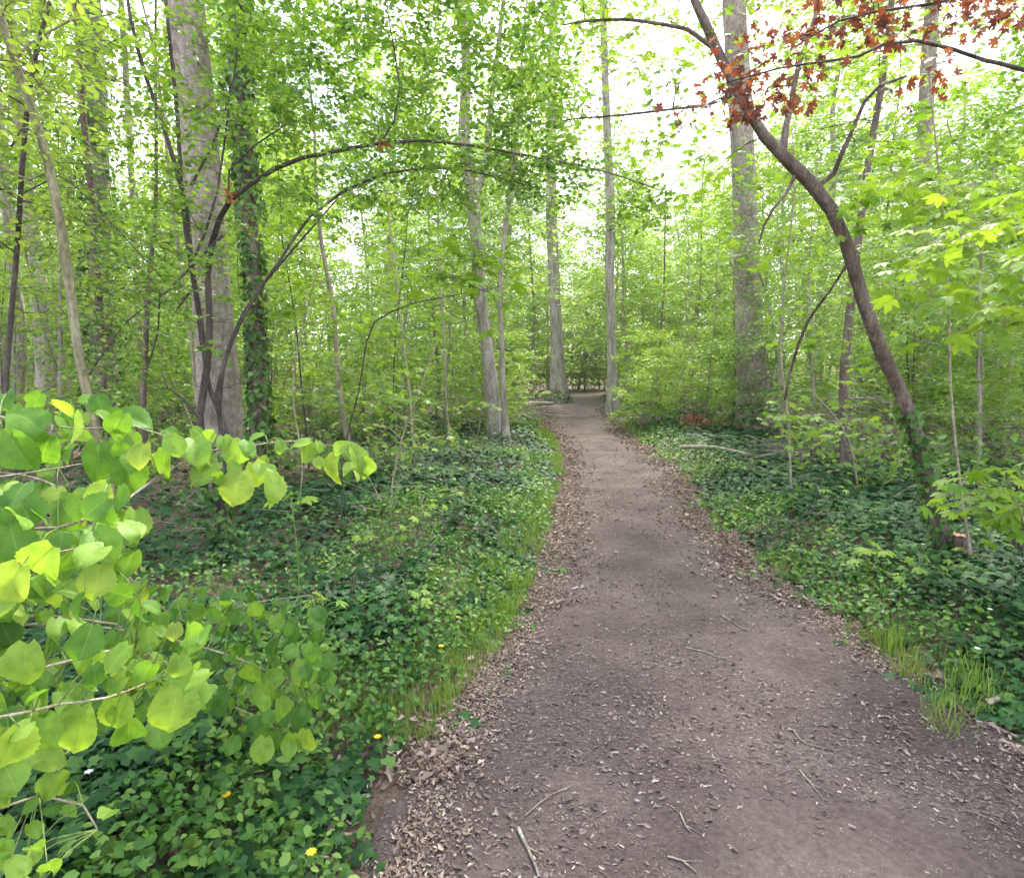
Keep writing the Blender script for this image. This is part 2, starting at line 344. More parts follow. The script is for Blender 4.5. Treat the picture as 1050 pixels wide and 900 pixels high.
def soil_mat(name, cols, cols2, speck, bump=.6, big=1.2, speckamt=.5):
    m, n, new, link = mat(name)
    tc = new('ShaderNodeTexCoord')
    a = new('ShaderNodeTexNoise'); a.inputs['Scale'].default_value = big; a.inputs['Detail'].default_value = 7; a.inputs['Roughness'].default_value = .6; link(tc.outputs['Object'], a.inputs['Vector'])
    b = new('ShaderNodeTexNoise'); b.inputs['Scale'].default_value = 34; b.inputs['Detail'].default_value = 8; b.inputs['Roughness'].default_value = .75; link(tc.outputs['Object'], b.inputs['Vector'])
    r1 = ramp(new, cols, [.3 + .4 * i / (len(cols) - 1) for i in range(len(cols))]); link(a.outputs['Fac'], r1.inputs['Fac'])
    r2 = ramp(new, cols2, [.3, .5, .72]); link(b.outputs['Fac'], r2.inputs['Fac'])
    mu = new('ShaderNodeMix'); mu.data_type = 'RGBA'; mu.blend_type = 'MULTIPLY'; mu.inputs[0].default_value = 1; link(r1.outputs[0], mu.inputs[6]); link(r2.outputs[0], mu.inputs[7])
    v = new('ShaderNodeTexVoronoi'); v.inputs['Scale'].default_value = 75; v.inputs['Randomness'].default_value = 1; link(tc.outputs['Object'], v.inputs['Vector'])
    lt = new('ShaderNodeMath'); lt.operation = 'LESS_THAN'; lt.inputs[1].default_value = .22; link(v.outputs['Distance'], lt.inputs[0])
    d = new('ShaderNodeTexNoise'); d.inputs['Scale'].default_value = 7; d.inputs['Detail'].default_value = 3; link(tc.outputs['Object'], d.inputs['Vector'])
    gt = new('ShaderNodeMapRange'); gt.inputs[1].default_value = .5; gt.inputs[2].default_value = .62; link(d.outputs['Fac'], gt.inputs[0])
    ml = new('ShaderNodeMath'); ml.operation = 'MULTIPLY'; link(lt.outputs[0], ml.inputs[0]); link(gt.outputs[0], ml.inputs[1])
    ml2 = new('ShaderNodeMath'); ml2.operation = 'MULTIPLY'; ml2.inputs[1].default_value = speckamt; link(ml.outputs[0], ml2.inputs[0])
    mi = new('ShaderNodeMix'); mi.data_type = 'RGBA'; link(ml2.outputs[0], mi.inputs[0]); link(mu.outputs[2], mi.inputs[6]); mi.inputs[7].default_value = (*speck, 1)
    p = new('ShaderNodeBsdfPrincipled'); p.inputs['Roughness'].default_value = .95; p.inputs['Specular IOR Level'].default_value = .15; link(mi.outputs[2], p.inputs['Base Color'])
    bp = new('ShaderNodeBump'); bp.inputs['Strength'].default_value = bump; bp.inputs['Distance'].default_value = .025; link(b.outputs['Fac'], bp.inputs['Height']); link(bp.outputs[0], p.inputs['Normal'])
    o = new('ShaderNodeOutputMaterial'); link(p.outputs[0], o.inputs['Surface']); return m
M = {}
M['path'] = soil_mat('trodden_earth', [(.068, .051, .047), (.115, .089, .081), (.175, .138, .123)], [(.6,) * 3, (1,) * 3, (1.45,) * 3], (.36, .29, .23), .9, 1.3, .5)
M['floor'] = soil_mat('leaf_litter_floor', [(.11, .08, .06), (.16, .12, .09), (.22, .17, .125)], [(.4,) * 3, (1,) * 3, (1.6,) * 3], (.4, .33, .25), 1, 1.5, .8)
M['ivy'] = leaf_mat('ivy_leaf', [(.009, .035, .012), (.018, .062, .018), (.038, .11, .028), (.10, .20, .04)], .18, (1.2, 1.2, .5), .5, .16)
M['climber'] = leaf_mat('climbing_ivy_leaf', [(.03, .08, .02), (.06, .135, .03), (.11, .21, .05), (.2, .3, .09)], .3, (1.2, 1.2, .5), .5, .2)
M['herb'] = leaf_mat('herb_leaf', [(.03, .10, .016), (.06, .16, .025), (.11, .23, .035), (.22, .33, .06)], .3, (1.2, 1.2, .5), .5, .35)
M['grass'] = leaf_mat('grass_blade', [(.08, .17, .02), (.14, .25, .03), (.22, .32, .06), (.32, .36, .12)], .3, (1.2, 1.15, .5), .5, .35)
M['hazel'] = leaf_mat('hazel_leaf', [(.06, .17, .022), (.13, .28, .036), (.24, .40, .06), (.33, .44, .08)], .54, (1.2, 1.15, .5), .5, .3, (14, .22, (.5, .62, .2, 1)))
M['maple'] = leaf_mat('maple_leaf', [(.12, .25, .025), (.18, .33, .035), (.24, .40, .05), (.31, .46, .065)], .5, (1.25, 1.15, .5), .5, .3)
M['red'] = leaf_mat('red_maple_leaf', [(.07, .028, .022), (.12, .045, .03), (.19, .075, .04), (.24, .14, .06)], .55, (1.5, 1.05, .7), .45, .4)
M['small'] = leaf_mat('small_glossy_leaf', [(.055, .14, .022), (.095, .21, .032), (.16, .3, .045), (.27, .4, .07)], .42, (1.2, 1.2, .5), .4, .5)
M['beech'] = leaf_mat('fresh_beech_leaf', [(.15, .27, .04), (.23, .36, .055), (.30, .43, .075), (.38, .49, .12)], .52, (1.12, 1.14, .55), .5, .3)
M['midleaf'] = leaf_mat('mid_green_leaf', [(.07, .17, .03), (.12, .25, .045), (.2, .34, .065), (.33, .44, .11)], .48, (1.2, 1.12, .55), .5, .35)
M['dry'] = leaf_mat('dry_leaf', [(.085, .052, .042), (.18, .122, .095), (.31, .235, .19), (.54, .45, .38)], .1, (1, .9, .7), .7, .25)
M['chip'] = leaf_mat('wood_chip', [(.07, .052, .046), (.125, .096, .085), (.20, .158, .14), (.37, .31, .275)], 0, rough=.8, spec=.2)
M['orange'] = leaf_mat('orange_dead_leaf', [(.3, .09, .03), (.4, .14, .05), (.5, .2, .07)], .2, (1.2, 1, .5), .6, .3)
M['beechbark'] = bark_mat('pale_beech_bark', (.17, .135, .11), (.28, .225, .19), (.38, .31, .27), 2.2, .6, .5, .8, (.16, .17, .09))
M['greybark'] = bark_mat('grey_bark', (.17, .145, .115), (.29, .25, .205), (.4, .36, .31), 7, .2, .5, .85)
M['darkbark'] = bark_mat('dark_bark', (.035, .027, .024), (.075, .058, .05), (.13, .105, .09), 9, .3, .5, .75)
M['brownbark'] = bark_mat('brown_bark', (.075, .052, .042), (.145, .105, .085), (.24, .19, .16), 9, .22, 1.0, .8)
M['tanbark'] = bark_mat('olive_tan_bark', (.12, .105, .055), (.2, .175, .1), (.3, .27, .18), 6, .4, .3, .75, (.12, .15, .05))
M['stick'] = bark_mat('dead_wood', (.12, .095, .075), (.22, .18, .145), (.34, .30, .25), 12, .5, .4, .85)
M['paletwig'] = bark_mat('pale_twig', (.2, .16, .11), (.3, .25, .18), (.42, .37, .29), 12, .5, .2, .7)
M['greenstem'] = bark_mat('green_stem', (.1, .16, .04), (.16, .22, .06), (.22, .28, .09), 12, .5, .1, .5)
M['redwood'] = bark_mat('cut_orange_wood', (.3, .1, .05), (.45, .18, .09), (.5, .26, .14), 12, .5, .3, .7)
M['yellow'] = leaf_mat('yellow_petal', [(.75, .5, .02), (.8, .6, .03)], .2, (1, 1, .5), .5, .3)
M['white'] = leaf_mat('white_petal', [(.75, .78, .75), (.8, .8, .8)], .2, (1, 1, 1), .5, .3)

# ------------------------------------------------------------------ ground and path
def sheet(name, xs, ys, zf, m):
    X, Y = np.meshgrid(xs, ys); Z = zf(X, Y); n, k = X.shape; a = Acc()
    i = np.arange(n - 1)[:, None] * k + np.arange(k - 1)[None]; q = np.stack([i, i + 1, i + k + 1, i + k], -1).reshape(-1, 4)
    a.add(np.stack([X, Y, Z], -1).reshape(-1, 3), {4: q}); return a.obj(name, m)
def grade(lo, hi, near, fine, g=1.12):
    v = [0.]; s = fine
    while v[-1] < hi: 
        if v[-1] > near: s *= g
        v.append(v[-1] + s)
    u = [0.]; s = fine
    while u[-1] > lo:
        if u[-1] < -near: s *= g
        u.append(u[-1] - s)
    return np.array(sorted(set(u + v)))
gx = grade(-190, 190, 7, .12); gy = grade(-60, 190, 14, .12)
tag(sheet('ground', gx, gy, lambda x, y: H(x, y) - .012 * (outside(x, y) < .02), M['floor']), 'brown woodland floor under ivy and dead leaves', kind='structure')
a = Acc(); ys = np.concatenate([np.arange(-3, 1.2, .15), np.arange(1.2, 9, .035), np.arange(9, YEND + 1, .2)]); K = 90
wob = lambda y, s: (fbm(y * 1.9, y * 0 + s, 31) - .5) * .25
L_ = xl(ys) + .0 + wob(ys, 3); R_ = xr(ys) + wob(ys, 8)
t = np.linspace(0, 1, K)[None]; X = L_[:, None] * (1 - t) + R_[:, None] * t; Y = np.repeat(ys[:, None], K, 1)
Z = H(X, Y) + .006; Z[:, 0] -= .03; Z[:, -1] -= .03
i = np.arange(len(ys) - 1)[:, None] * K + np.arange(K - 1)[None]
a.add(np.stack([X, Y, Z], -1).reshape(-1, 3), {4: np.stack([i, i + 1, i + K + 1, i + K], -1).reshape(-1, 4)})
tag(a.obj('path', M['path']), 'trodden brown earth path winding into the wood', kind='structure')

# ---- chips, dry leaves on and beside the path
def ground_points(n, y0, y1, p, xf=None, margin=.6, rng=R):
    u = rng.random(n); e = 1 - p
    y = (y0 ** e + u * (y1 ** e - y0 ** e)) ** (1 / e) if abs(e) > 1e-3 else y0 * (y1 / y0) ** u
    if xf is None: hw = y * .86 + margin; x = (rng.random(n) * 2 - 1) * hw
    else: x = xf(y, rng.random(n))
    return x, y
def lay(acc, tmpl, x, y, size, tone, lift=.004, tilt=.25, rng=R):
    n = len(x); P = np.stack([x, y, H(x, y) + lift + .006], 1); an = rng.random(n) * 2 * pi
    ax = np.stack([np.cos(an), np.sin(an), rng.normal(size=n) * tilt * .5], 1); leaves(acc, tmpl, P, ax, np.array([0, 0, 1.]) + rv(rng, n, tilt), size, tone)
a = Acc(); x, y = ground_points(130000, 1.3, 16, 1.2, lambda y, u: xl(y) + u * (xr(y) - xl(y)))
k = 2.2 * fbm(x * 2.1, y * 2.1, 41) ** 2.2 > .08 + R.random(len(x)) * .75; x, y = x[k], y[k]
lay(a, TCH, x, y, .004 + .018 * R.random(len(x)) ** 3, np.clip(R.normal(.36, .2, len(x)) + (R.random(len(x)) < .06) * .6, 0, 1), .003, .15)
k = R.random(len(x)) < .05
lay(a, TDR, x[k] + .05, y[k], .016 + .02 * R.random(k.sum()), np.clip(R.normal(.45, .25, k.sum()), 0, 1), .002, .3)
tag(a.obj('wood_chips', M['chip']), 'pale wood chips and husks trodden into the path', kind='stuff')
a = Acc()
for sgn in (-1, 1):
    x, y = ground_points(15000, 1.3, 30, 1.0, lambda y, u: 0 * y)
    off = np.abs(R.normal(0, np.where(y < 3.6, .10, .24), len(x))) - .02 + (fbm(y * 1.1, y * 0 + sgn, 4) - .5) * .35
    off = np.where(R.random(len(x)) < .25, -off * .8, off)
    x = np.where(sgn < 0, xl(y) + off, xr(y) - off)
    k = fbm(x * 1.6, y * 1.6, 19) + np.where(y < 4, -.2, .02) > .26 + .26 * R.random(len(x)); x, y = x[k], y[k]
    lay(a, TDR, x, y, (.014 + .05 * R.random(len(x)) ** 2) * np.clip(y / 9, 1, 2), np.clip(R.normal(.5, .24, len(x)), 0, 1), .008, .45)
x, y = ground_points(22000, 1.3, 34, .6); k = (outside(x, y) > .02); x, y = x[k], y[k]
lay(a, TDR, x, y, (.025 + .04 * R.random(len(x))) * np.clip(y / 9, 1, 2.2), np.clip(R.normal(.5, .27, len(x)), 0, 1), .012, .5)
for sgn in (-1, 1):
    x, y = ground_points(60000, 1.3, 26, 1.0, lambda y, u: 0 * y); off = np.abs(R.normal(0, .13, len(x))) - .07 + (fbm(y * 1.1, y * 0 + sgn, 4) - .5) * .3
    x = np.where(sgn < 0, xl(y) + off, xr(y) - off); k = fbm(x * 1.9, y * 1.9, 29) > .2 + .35 * R.random(len(x)); x, y = x[k], y[k]
    lay(a, TDR, x, y, (.008 + .022 * R.random(len(x)) ** 1.5) * np.clip(y / 8, 1, 2), np.clip(R.normal(.55, .22, len(x)), 0, 1), .006, .5)
tag(a.obj('fallen_leaves', M['dry']), 'dry tan fallen leaves strewn along the path edges', kind='stuff')

# ---- ivy carpet and herbs
def canopy_h(x, y):
    o = outside(x, y); return np.clip(o / .7, .0, 1) * (.07 + .20 * fbm(x * .9, y * .9, 14)) + .015
def cover(n, y0, y1, p, margin=.8):
    x, y = ground_points(n, y0, y1, p, margin=margin); o = outside(x, y); return x, y, o
a = Acc(); ah = Acc()
for (n, y0, y1, p, tm, sz) in ((52000, 1.1, 6, .2, TI, .056), (60000, 6, 14, .6, TI, .078), (60000, 14, 46, 1.0, TO, .13)):
    x, y, o = cover(n, y0, y1, p); left = x < 0.5 * (xl(y) + xr(y))
    nz = fbm(x * .8, y * .8, 51); nz2 = fbm(x * 2.2, y * 2.2, 61)
    d = np.where(left, 1.15 - .22 * np.maximum(0, o - 2.2), 1.2 - .42 * np.maximum(0, o - 2.8))
    d = np.where(left & (y > 3.6) & (o > .9), d - .5, d)
    pr = np.clip(d + (nz - .5) * 1.3, .12, 1) * np.clip((signed(x, y) + .02 + (nz2 - .5) * .75) / .22, 0, 1)
    k = (R.random(len(x)) < pr); x, y, o, nz2, left, nz = x[k], y[k], o[k], nz2[k], left[k], nz[k]
    herb = (fbm(x * 1.1 + 7, y * 1.1, 71) + np.where(o < .7, .10, -.06) - np.where(left & (y < 2.6), .11, 0) + np.where((y > 3.6) & (y < 13), .07, 0) - np.where(~left, .13, 0)) > .60 + R.normal(size=len(x)) * .07
    herb |= (~left) & (o < .9) & (y > 8.5) & (y < 17) & (R.random(len(x)) < .7)
    hc = canopy_h(x, y) * (.45 + .55 * R.random(len(x)) ** .5); m = len(x)
    P = np.stack([x, y, H(x, y) + hc], 1); an = R.random(m) * 2 * pi
    ax = np.stack([np.cos(an), np.sin(an) - .15, R.normal(-.15, .25, m)], 1); nr = np.stack([R.normal(0, .4, m), R.normal(-.22, .4, m), np.ones(m)], 1)
    s = sz * (.65 + .7 * R.random(m)); tn = np.clip(.4 + (nz2 - .5) * .9 + R.normal(0, .2, m), 0, 1)
    leaves(a, tm, P[~herb], ax[~herb], nr[~herb], s[~herb], tn[~herb])
    hb = np.where(herb)[0]
    for rep in range(2):
        if len(hb) == 0: break
        q = P[hb] + rv(R, len(hb), .02); q[:, 2] += .03 * rep
        leaves(ah, (TO if rep else TMS) if y0 < 14 else TO, q, ax[hb] + rv(R, len(hb), .5), nr[hb] + rv(R, len(hb), .3), s[hb] * .66, np.clip(tn[hb] + .12 * rep, 0, 1))
tag(a.obj('ivy_carpet', M['ivy']), 'dark glossy ivy carpeting both banks of the path', kind='stuff')
tag(ah.obj('low_herbs', M['herb']), 'bright low herbs growing through the ivy', kind='stuff')
# grass: tufts and thin scatter
def tuft(acc, p, n, h, rng, spread=.06):
    an = rng.random(n) * 2 * pi; q = p + np.stack([np.cos(an), np.sin(an), 0 * an], 1) * (rng.random(n)[:, None] * spread)
    ax = np.stack([np.cos(an) * .45, np.sin(an) * .45, np.ones(n)], 1) + rv(rng, n, .22)
    leaves(acc, TB, q, ax, -np.stack([np.cos(an), np.sin(an), -.3 + 0 * an], 1), h * (.5 + .7 * rng.random(n)), np.clip(rng.normal(.5, .22, n), 0, 1))
for lab, lst in (('grass tuft on the right verge, %s', [(915, 668, 150, .15), (935, 690, 90, .13), (1000, 712, 110, .16), (965, 725, 60, .12), (972, 745, 90, .09), (988, 690, 50, .14)]),
                 ('young grass tuft on the left verge, %s', [(528, 605, 220, .13), (515, 565, 220, .13), (500, 590, 180, .13), (540, 540, 140, .12), (518, 628, 170, .12), (566, 470, 120, .14)])):
    for j, (px, py, n, h) in enumerate(lst):
        p = G(px, py); o = thing('grass_tuft', p, lab % ['farther and larger one', 'low one nearer the path', 'thick one beside the ivy', 'middle one', 'the nearest to the camera', 'slim one at the ivy edge', 'a', 'b'][j] if 'right' in lab else lab % ['third from the camera', 'fourth and widest', 'beside the ivy', 'small far one', 'nearest to the camera', 'farthest of all'][j], 'grass tuft', 'grass tufts beside the path'); g = Acc(); tuft(g, np.zeros(3), n, h, R, .13); g.obj('blades', M['grass'], o)
a = Acc()
for sgn, n in ((-1, 2200), (1, 500)):
    x, y = ground_points(n, 2.5, 20, .6, lambda y, u: 0 * y); off = np.abs(R.normal(.15, .3, n)); x = np.where(sgn < 0, xl(y) - off, xr(y) + off)
    for i_ in range(n):
        if fbm(x[i_] * 1.2, y[i_] * 1.2, 88) < .47: continue
        tuft(a, np.array([x[i_], y[i_], float(H(x[i_], y[i_]))]), 14, .09 * max(1, y[i_] / 9), R, .05)
tag(a.obj('verge_grass', M['grass']), 'thin fresh grass along the path verges', kind='stuff')
# undergrowth mass: knee-high leafy stems further in
a = Acc(); 
x, y = ground_points(5200, 7, 60, .55); o = outside(x, y); k = (o > 1.6) & (fbm(x * .35, y * .35, 91) > .42) & ((x > 0) | (R.random(len(x)) < .5)); x, y = x[k], y[k]
tw = []
for i_ in range(len(x)):
    hh = .35 + .8 * R.random() * min(1.5, max(.6, y[i_] / 18)); b = np.array([x[i_], y[i_], float(H(x[i_], y[i_]))])
    e = b + np.array([R.normal() * .3, R.normal() * .3, hh]); m_ = (b + e) / 2 + rv(R, 1, .06)[0]
    tw.append((np.array([b, m_, e]), np.array([.004, .003, .002])))
leafy(a, TD, tw, .06, .25, .10, R, .5, .05, (.5, .2))
tag(a.obj('undergrowth', M['midleaf']), 'knee high leafy undergrowth between the trees', kind='stuff')
a = Acc(); twig_tubes(a, tw, 3)
x, y = ground_points(1300, 5, 34, .6); k = outside(x, y) > .8; x, y = x[k], y[k]
for i_ in range(len(x)):
    b = np.array([x[i_], y[i_], float(H(x[i_], y[i_])) + .02 + .25 * R.random() ** 2]); an = R.random() * 2 * pi; L = .3 + .9 * R.random()
    e = b + np.array([cos(an), sin(an), R.normal() * .3]) * L; e[2] = max(e[2], float(H(e[0], e[1])) + .02)
    tube(a, [b, (b + e) / 2 + rv(R, 1, .05)[0], e], [.006, .0045, .002], 4)
tag(a.obj('dead_twig_litter', M['stick']), 'dead twigs and bare stems littering the forest floor', kind='stuff')
print('ground', round(time.time() - T0, 1))
#PART2
# ------------------------------------------------------------------ trees traced from the place
SLIM = .78
def stem_px(pts, Y):
    """pts: (px, py, width_px); Y: one distance or one per point -> points and radii in metres"""
    Ys = np.broadcast_to(np.asarray(Y, float), (len(pts),)); P = np.array([W(p[0], p[1], y) for p, y in zip(pts, Ys)])
    r = np.array([p[2] / 2 / F * y for p, y in zip(pts, Ys)]) * SLIM; S = smooth_path(np.column_stack([P, r]), .15)
    return S[:, :3], np.maximum(S[:, 3], .0015)
def ext(pts, Y, up, dx=0, dy=0, k=.5):
    """carry a traced stem on above the picture"""
    P, r = stem_px(pts, Y); e = P[-1]; n = max(3, int(up / .6)); s = np.linspace(0, 1, n + 1)[1:, None]
    q = e + np.array([dx, dy, up]) * s + np.cumsum(R.normal(size=(n, 3)) * [.05, .05, 0], 0)
    return np.vstack([P, q]), np.r_[r, r[-1] * (1 - (1 - k) * s[:, 0])]
def ground_down(P, r):
    """run the foot of a stem into the ground with a flare"""
    z = float(H(P[0][0], P[0][1])); b = P[0].copy()
    if b[2] > z - .05:
        n = max(2, int((b[2] - z + .1) / .2)); s = np.linspace(0, 1, n + 1)[:-1, None]; d = nrm(P[0] - P[min(4, len(P) - 1)]); d = d / max(.4, -d[2])
        q = np.array([b[0] + d[0] * (b[2] - z) * .6, b[1], z - .1]); pre = q + (b - q) * s; P = np.vstack([pre, P]); r = np.r_[np.full(n, r[0]), r]
    hgt = P[:, 2] - z; r = r * (1 + .6 * np.exp(-np.maximum(hgt, 0) / (3.5 * r[0] + .02))); return P, r
def centre(P):
    b = P[0].copy(); b[2] = float(H(b[0], b[1])); return b
def ell(rng, n, c, rad):
    v = nrm(rng.normal(size=(n, 3))) * (rng.random(n)[:, None] ** .45); return np.asarray(c) + v * np.asarray(rad)
def box_px(rng, n, poly, Y0, Y1):
    """targets in the slab of wood between distances Y0 and Y1 that covers a region"""
    poly = np.array(poly, float); lo, hi = poly.min(0), poly.max(0); out = []
    while len(out) < n:
        x, y = lo + rng.random(2) * (hi - lo); ins = False; j = len(poly) - 1
        for i in range(len(poly)):
            if (poly[i][1] > y) != (poly[j][1] > y) and x < (poly[j][0] - poly[i][0]) * (y - poly[i][1]) / (poly[j][1] - poly[i][1]) + poly[i][0]: ins = not ins
            j = i
        if ins: out.append(W(x, y, Y0 + rng.random() * (Y1 - Y0)))
    return np.array(out)
def ivy_on(acc, P, r, n, size, rng, z0=None, z1=None, thick=.08):
    k = np.arange(len(P)); 
    if z1 is not None: k = k[(P[:, 2] <= z1) & (P[:, 2] >= (z0 or -9))]
    i = rng.choice(k[:-1] if len(k) > 1 else k, n); f = rng.random(n)[:, None]; i2 = np.minimum(i + 1, len(P) - 1)
    c = P[i] * (1 - f) + P[i2] * f; an = rng.random(n) * 2 * pi
    # clumps
    w_ = fbm(an * .9 + 3, c[:, 2] * 1.3, 77); d = np.stack([np.cos(an), np.sin(an), np.zeros(n)], 1)
    rad = r[i] + thick * (.15 + 1.5 * np.maximum(0, w_ - .3) * rng.random(n))
    leaves(acc, TI, c + d * rad[:, None], np.array([0, 0, -1.]) + d * .35 + rv(rng, n, .45), d + rv(rng, n, .35) + [0, 0, .4], size * (.6 + .7 * rng.random(n)), np.clip(rng.normal(.45, .25, n), 0, 1))
def tree(name, label, cat, stems, bark, leafspec=None, targets=None, group=None, sides=12, seed=1, rt=.003, k=.009, ivy=None, step=.14, rough=.08, twbark=None, extra=None, arch=.1, sub=(5, .3), bare=None):
    """stems: list of (P, r); the first one stands on the ground"""
    rng = np.random.default_rng(seed); P0, r0 = ground_down(*stems[0]); stems = [(P0, r0)] + list(stems[1:])
    o = centre(P0); root = thing(name, o, label, cat, group)
    a = Acc()
    for P, r in stems: tube(a, P - o, r, sides if r.max() > .03 else 7, .5, rough if r.max() > .03 else 0, seed)
    a.obj('trunk', M[bark], root)
    if targets is not None and len(targets):
        nd = np.vstack([P for P, r in stems]); nr = np.concatenate([r for P, r in stems]); zmin = min(targets[:, 2].min() - .6, nd[:, 2].max() - .5)
        kp = nd[:, 2] > zmin; tw = reach(nd[kp] - o, nr[kp], targets - o, rng, step, arch, rt, k)
        t2 = subtwigs(tw, sub[0], sub[1], rng, min(rt * .6, .004)); a = Acc(); twig_tubes(a, tw, 4); twig_tubes(a, t2, 3); a.obj('branches', M[twbark or bark], root)
        if leafspec:
            tm, lm, sp, st, sz, fl, dr = leafspec; a = Acc(); leafy(a, tm, tw + t2, sp, st, sz, rng, fl, dr); a.obj('crown', M[lm], root)
    if bare is not None:
        nd = np.vstack([P for P, r in stems]); nr = np.concatenate([r for P, r in stems]); tb = reach(nd - o, nr, bare - o, rng, .1, .05, .0016, .0035, .6, .1)
        a = Acc(); twig_tubes(a, tb, 4); twig_tubes(a, subtwigs(tb, 3, .3, rng, .0013), 3); a.obj('bare_twigs', M[bark], root)
    if ivy:
        a = Acc()
        for (n, size, z0, z1, th) in ivy: ivy_on(a, P0 - o, r0, n, size, rng, z0, z1, th)
        a.obj('ivy', M['climber'], root)
    if extra: extra(root, o, rng)
    return root
BEECH = lambda s, sp=.07: (TO, 'beech', sp, .2, s, .45, .12)
# right of the path: leaning tree
LEAN = .70
st = ext([(985, 600, 30), (968, 560, 27), (950, 490, 26), (938, 440, 25), (920, 395, 24), (900, 350, 24), (880, 290, 23), (868, 250, 22), (852, 215, 22), (832, 188, 23), (808, 165, 22), (784, 140, 19), (762, 105, 17), (740, 62, 16), (722, 22, 15), (712, 0, 14)], 4.65, 3.2, -.5, .3)
br = [stem_px([(802, 158, 11), (806, 130, 8), (812, 105, 7), (818, 70, 6), (835, 20, 5), (845, -30, 4)], np.array([5, 5, 5.1, 5.2, 5.3, 5.4]) - .35),
      stem_px([(840, 190, 8), (855, 178, 6), (862, 160, 6), (872, 138, 5), (886, 105, 5), (902, 88, 4), (930, 78, 3)], np.array([5, 5, 4.9, 4.9, 4.8, 4.7, 4.6]) - .35),
      stem_px([(732, 50, 6), (705, 30, 5), (680, 25, 4.5), (640, 20, 4), (600, 22, 3), (575, 26, 2)], np.array([5, 5, 5.1, 5.2, 5.3, 5.4]) - .35),
      stem_px([(750, 98, 6), (725, 108, 4), (690, 112, 3), (640, 118, 3), (590, 122, 2), (555, 128, 2)], np.array([5, 5.1, 5.3, 5.5, 5.7, 5.8]) - .35),
      stem_px([(815, 180, 5), (805, 200, 4), (793, 214, 4), (783, 232, 3), (778, 250, 2)], np.array([5, 4.9, 4.8, 4.8, 4.8]) - .35),
      stem_px([(872, 265, 4), (850, 300, 3), (828, 330, 4), (812, 375, 4), (805, 410, 3)], np.array([5, 5.2, 5.5, 5.7, 5.8]) - .35)]
tg = np.vstack([box_px(R, 100, [(560, -40), (860, -60), (850, 90), (600, 100)], 4.6, 6.2), box_px(R, 34, [(820, 40), (960, 40), (960, 150), (850, 180)], 4.4, 5.6), box_px(R, 56, [(580, 70), (760, 90), (780, 235), (640, 230)], 5.0, 6.5)]); bt = box_px(R, 44, [(560, 20), (1000, 60), (960, 210), (780, 260), (600, 200)], 4.3, 6.0)
st = (st[0], st[1] * LEAN)
tree('leaning_tree', 'brown barked tree leaning left over the path with ivy round its foot', 'tree', [st] + br, 'brownbark', (TMS, 'maple', .13, .35, .085, .4, .25), tg, seed=3, bare=bt, sub=(3, .22), ivy=[(420, .055, -.2, 1.35, .06)], rough=.2, sides=16)
# stub cut in front of it, and the broken stem at the frame edge
def stump(px, py, Y, wpx, hgt, lean, lab, m, top='redwood'):
    b = W(px, py, Y); b[2] = float(H(b[0], b[1])); o = thing('tree_stump', b, lab, 'stump', None)
    r = wpx / 2 / F * Y; P = np.array([[0, 0, -.1], [0, 0, .05], [lean * .5, 0, hgt * .55], [lean, 0, hgt]]); P = smooth_path(P, .05); a = Acc()
    tube(a, P, np.linspace(r * 1.25, r, len(P)), 14, .5, .12, 4); a.obj('wood', M[m], o)
    c = Acc(); e = P[-1] + [0, 0, .004]; v = np.array([e] + [e + [cos(t) * r * .86, sin(t) * r * .86, .006 * sin(5 * t)] for t in np.linspace(0, 2 * pi, 15)[:-1]]); c.add(v, {3: [[0, 1 + i, 1 + (i + 1) % 14] for i in range(14)]}); c.obj('cut_face', M[top], o)
stump(988, 600, 4.5, 16, .28, -.05, 'short reddish cut stub at the foot of the leaning tree', 'brownbark')
stump(1046, 610, 4.7, 24, .62, .06, 'thick brown broken stump behind the bright maple leaves', 'brownbark', 'stick')
# big pale trunk right
st = ext([(775, 470, 40), (774, 430, 36), (772, 390, 33), (768, 330, 31), (766, 280, 31), (765, 240, 30), (762, 170, 28), (758, 90, 28), (752, 0, 27)], 15.5, 7, -.6, 0)
tree('beech_tree', 'thick pale trunk with bare creeper stems right of the path', 'tree', [st, stem_px([(790, 262, 3), (800, 245, 3), (805, 225, 2), (797, 200, 2)], 15), stem_px([(775, 270, 3), (785, 300, 3), (795, 350, 4), (798, 400, 4), (800, 450, 3)], 15), stem_px([(765, 300, 3), (790, 265, 4), (803, 250, 3), (800, 235, 2)], 15.0), stem_px([(748, 260, 2), (757, 300, 2), (770, 330, 2), (764, 380, 2), (772, 420, 2)], 15)], 'beechbark',
     (TD, 'beech', .13, .2, .16, .5, .1), ell(R, 150, [st[0][-1][0], 15.5, 14], [5, 4.5, 4]), seed=5, sub=(7, .7), ivy=[(260, .12, -.2, .9, .3)], sides=18, rt=.008, k=.012, step=.3, rough=.05)
st = ext([(945, 440, 22), (944, 360, 20), (948, 280, 19), (945, 230, 18), (950, 100, 17), (956, 0, 16)], 16, 6, .5, 0)
tree('beech_tree', 'faint pale trunk standing among the leaves beyond the leaning tree', 'tree', [st], 'beechbark', (TD, 'beech', .13, .2, .16, .5, .1), ell(R, 110, [9.5, 17, 13], [5, 4, 4]), seed=6, sub=(7, .7), sides=14, rt=.008, k=.012, step=.3, rough=.05)
SLIM = .95
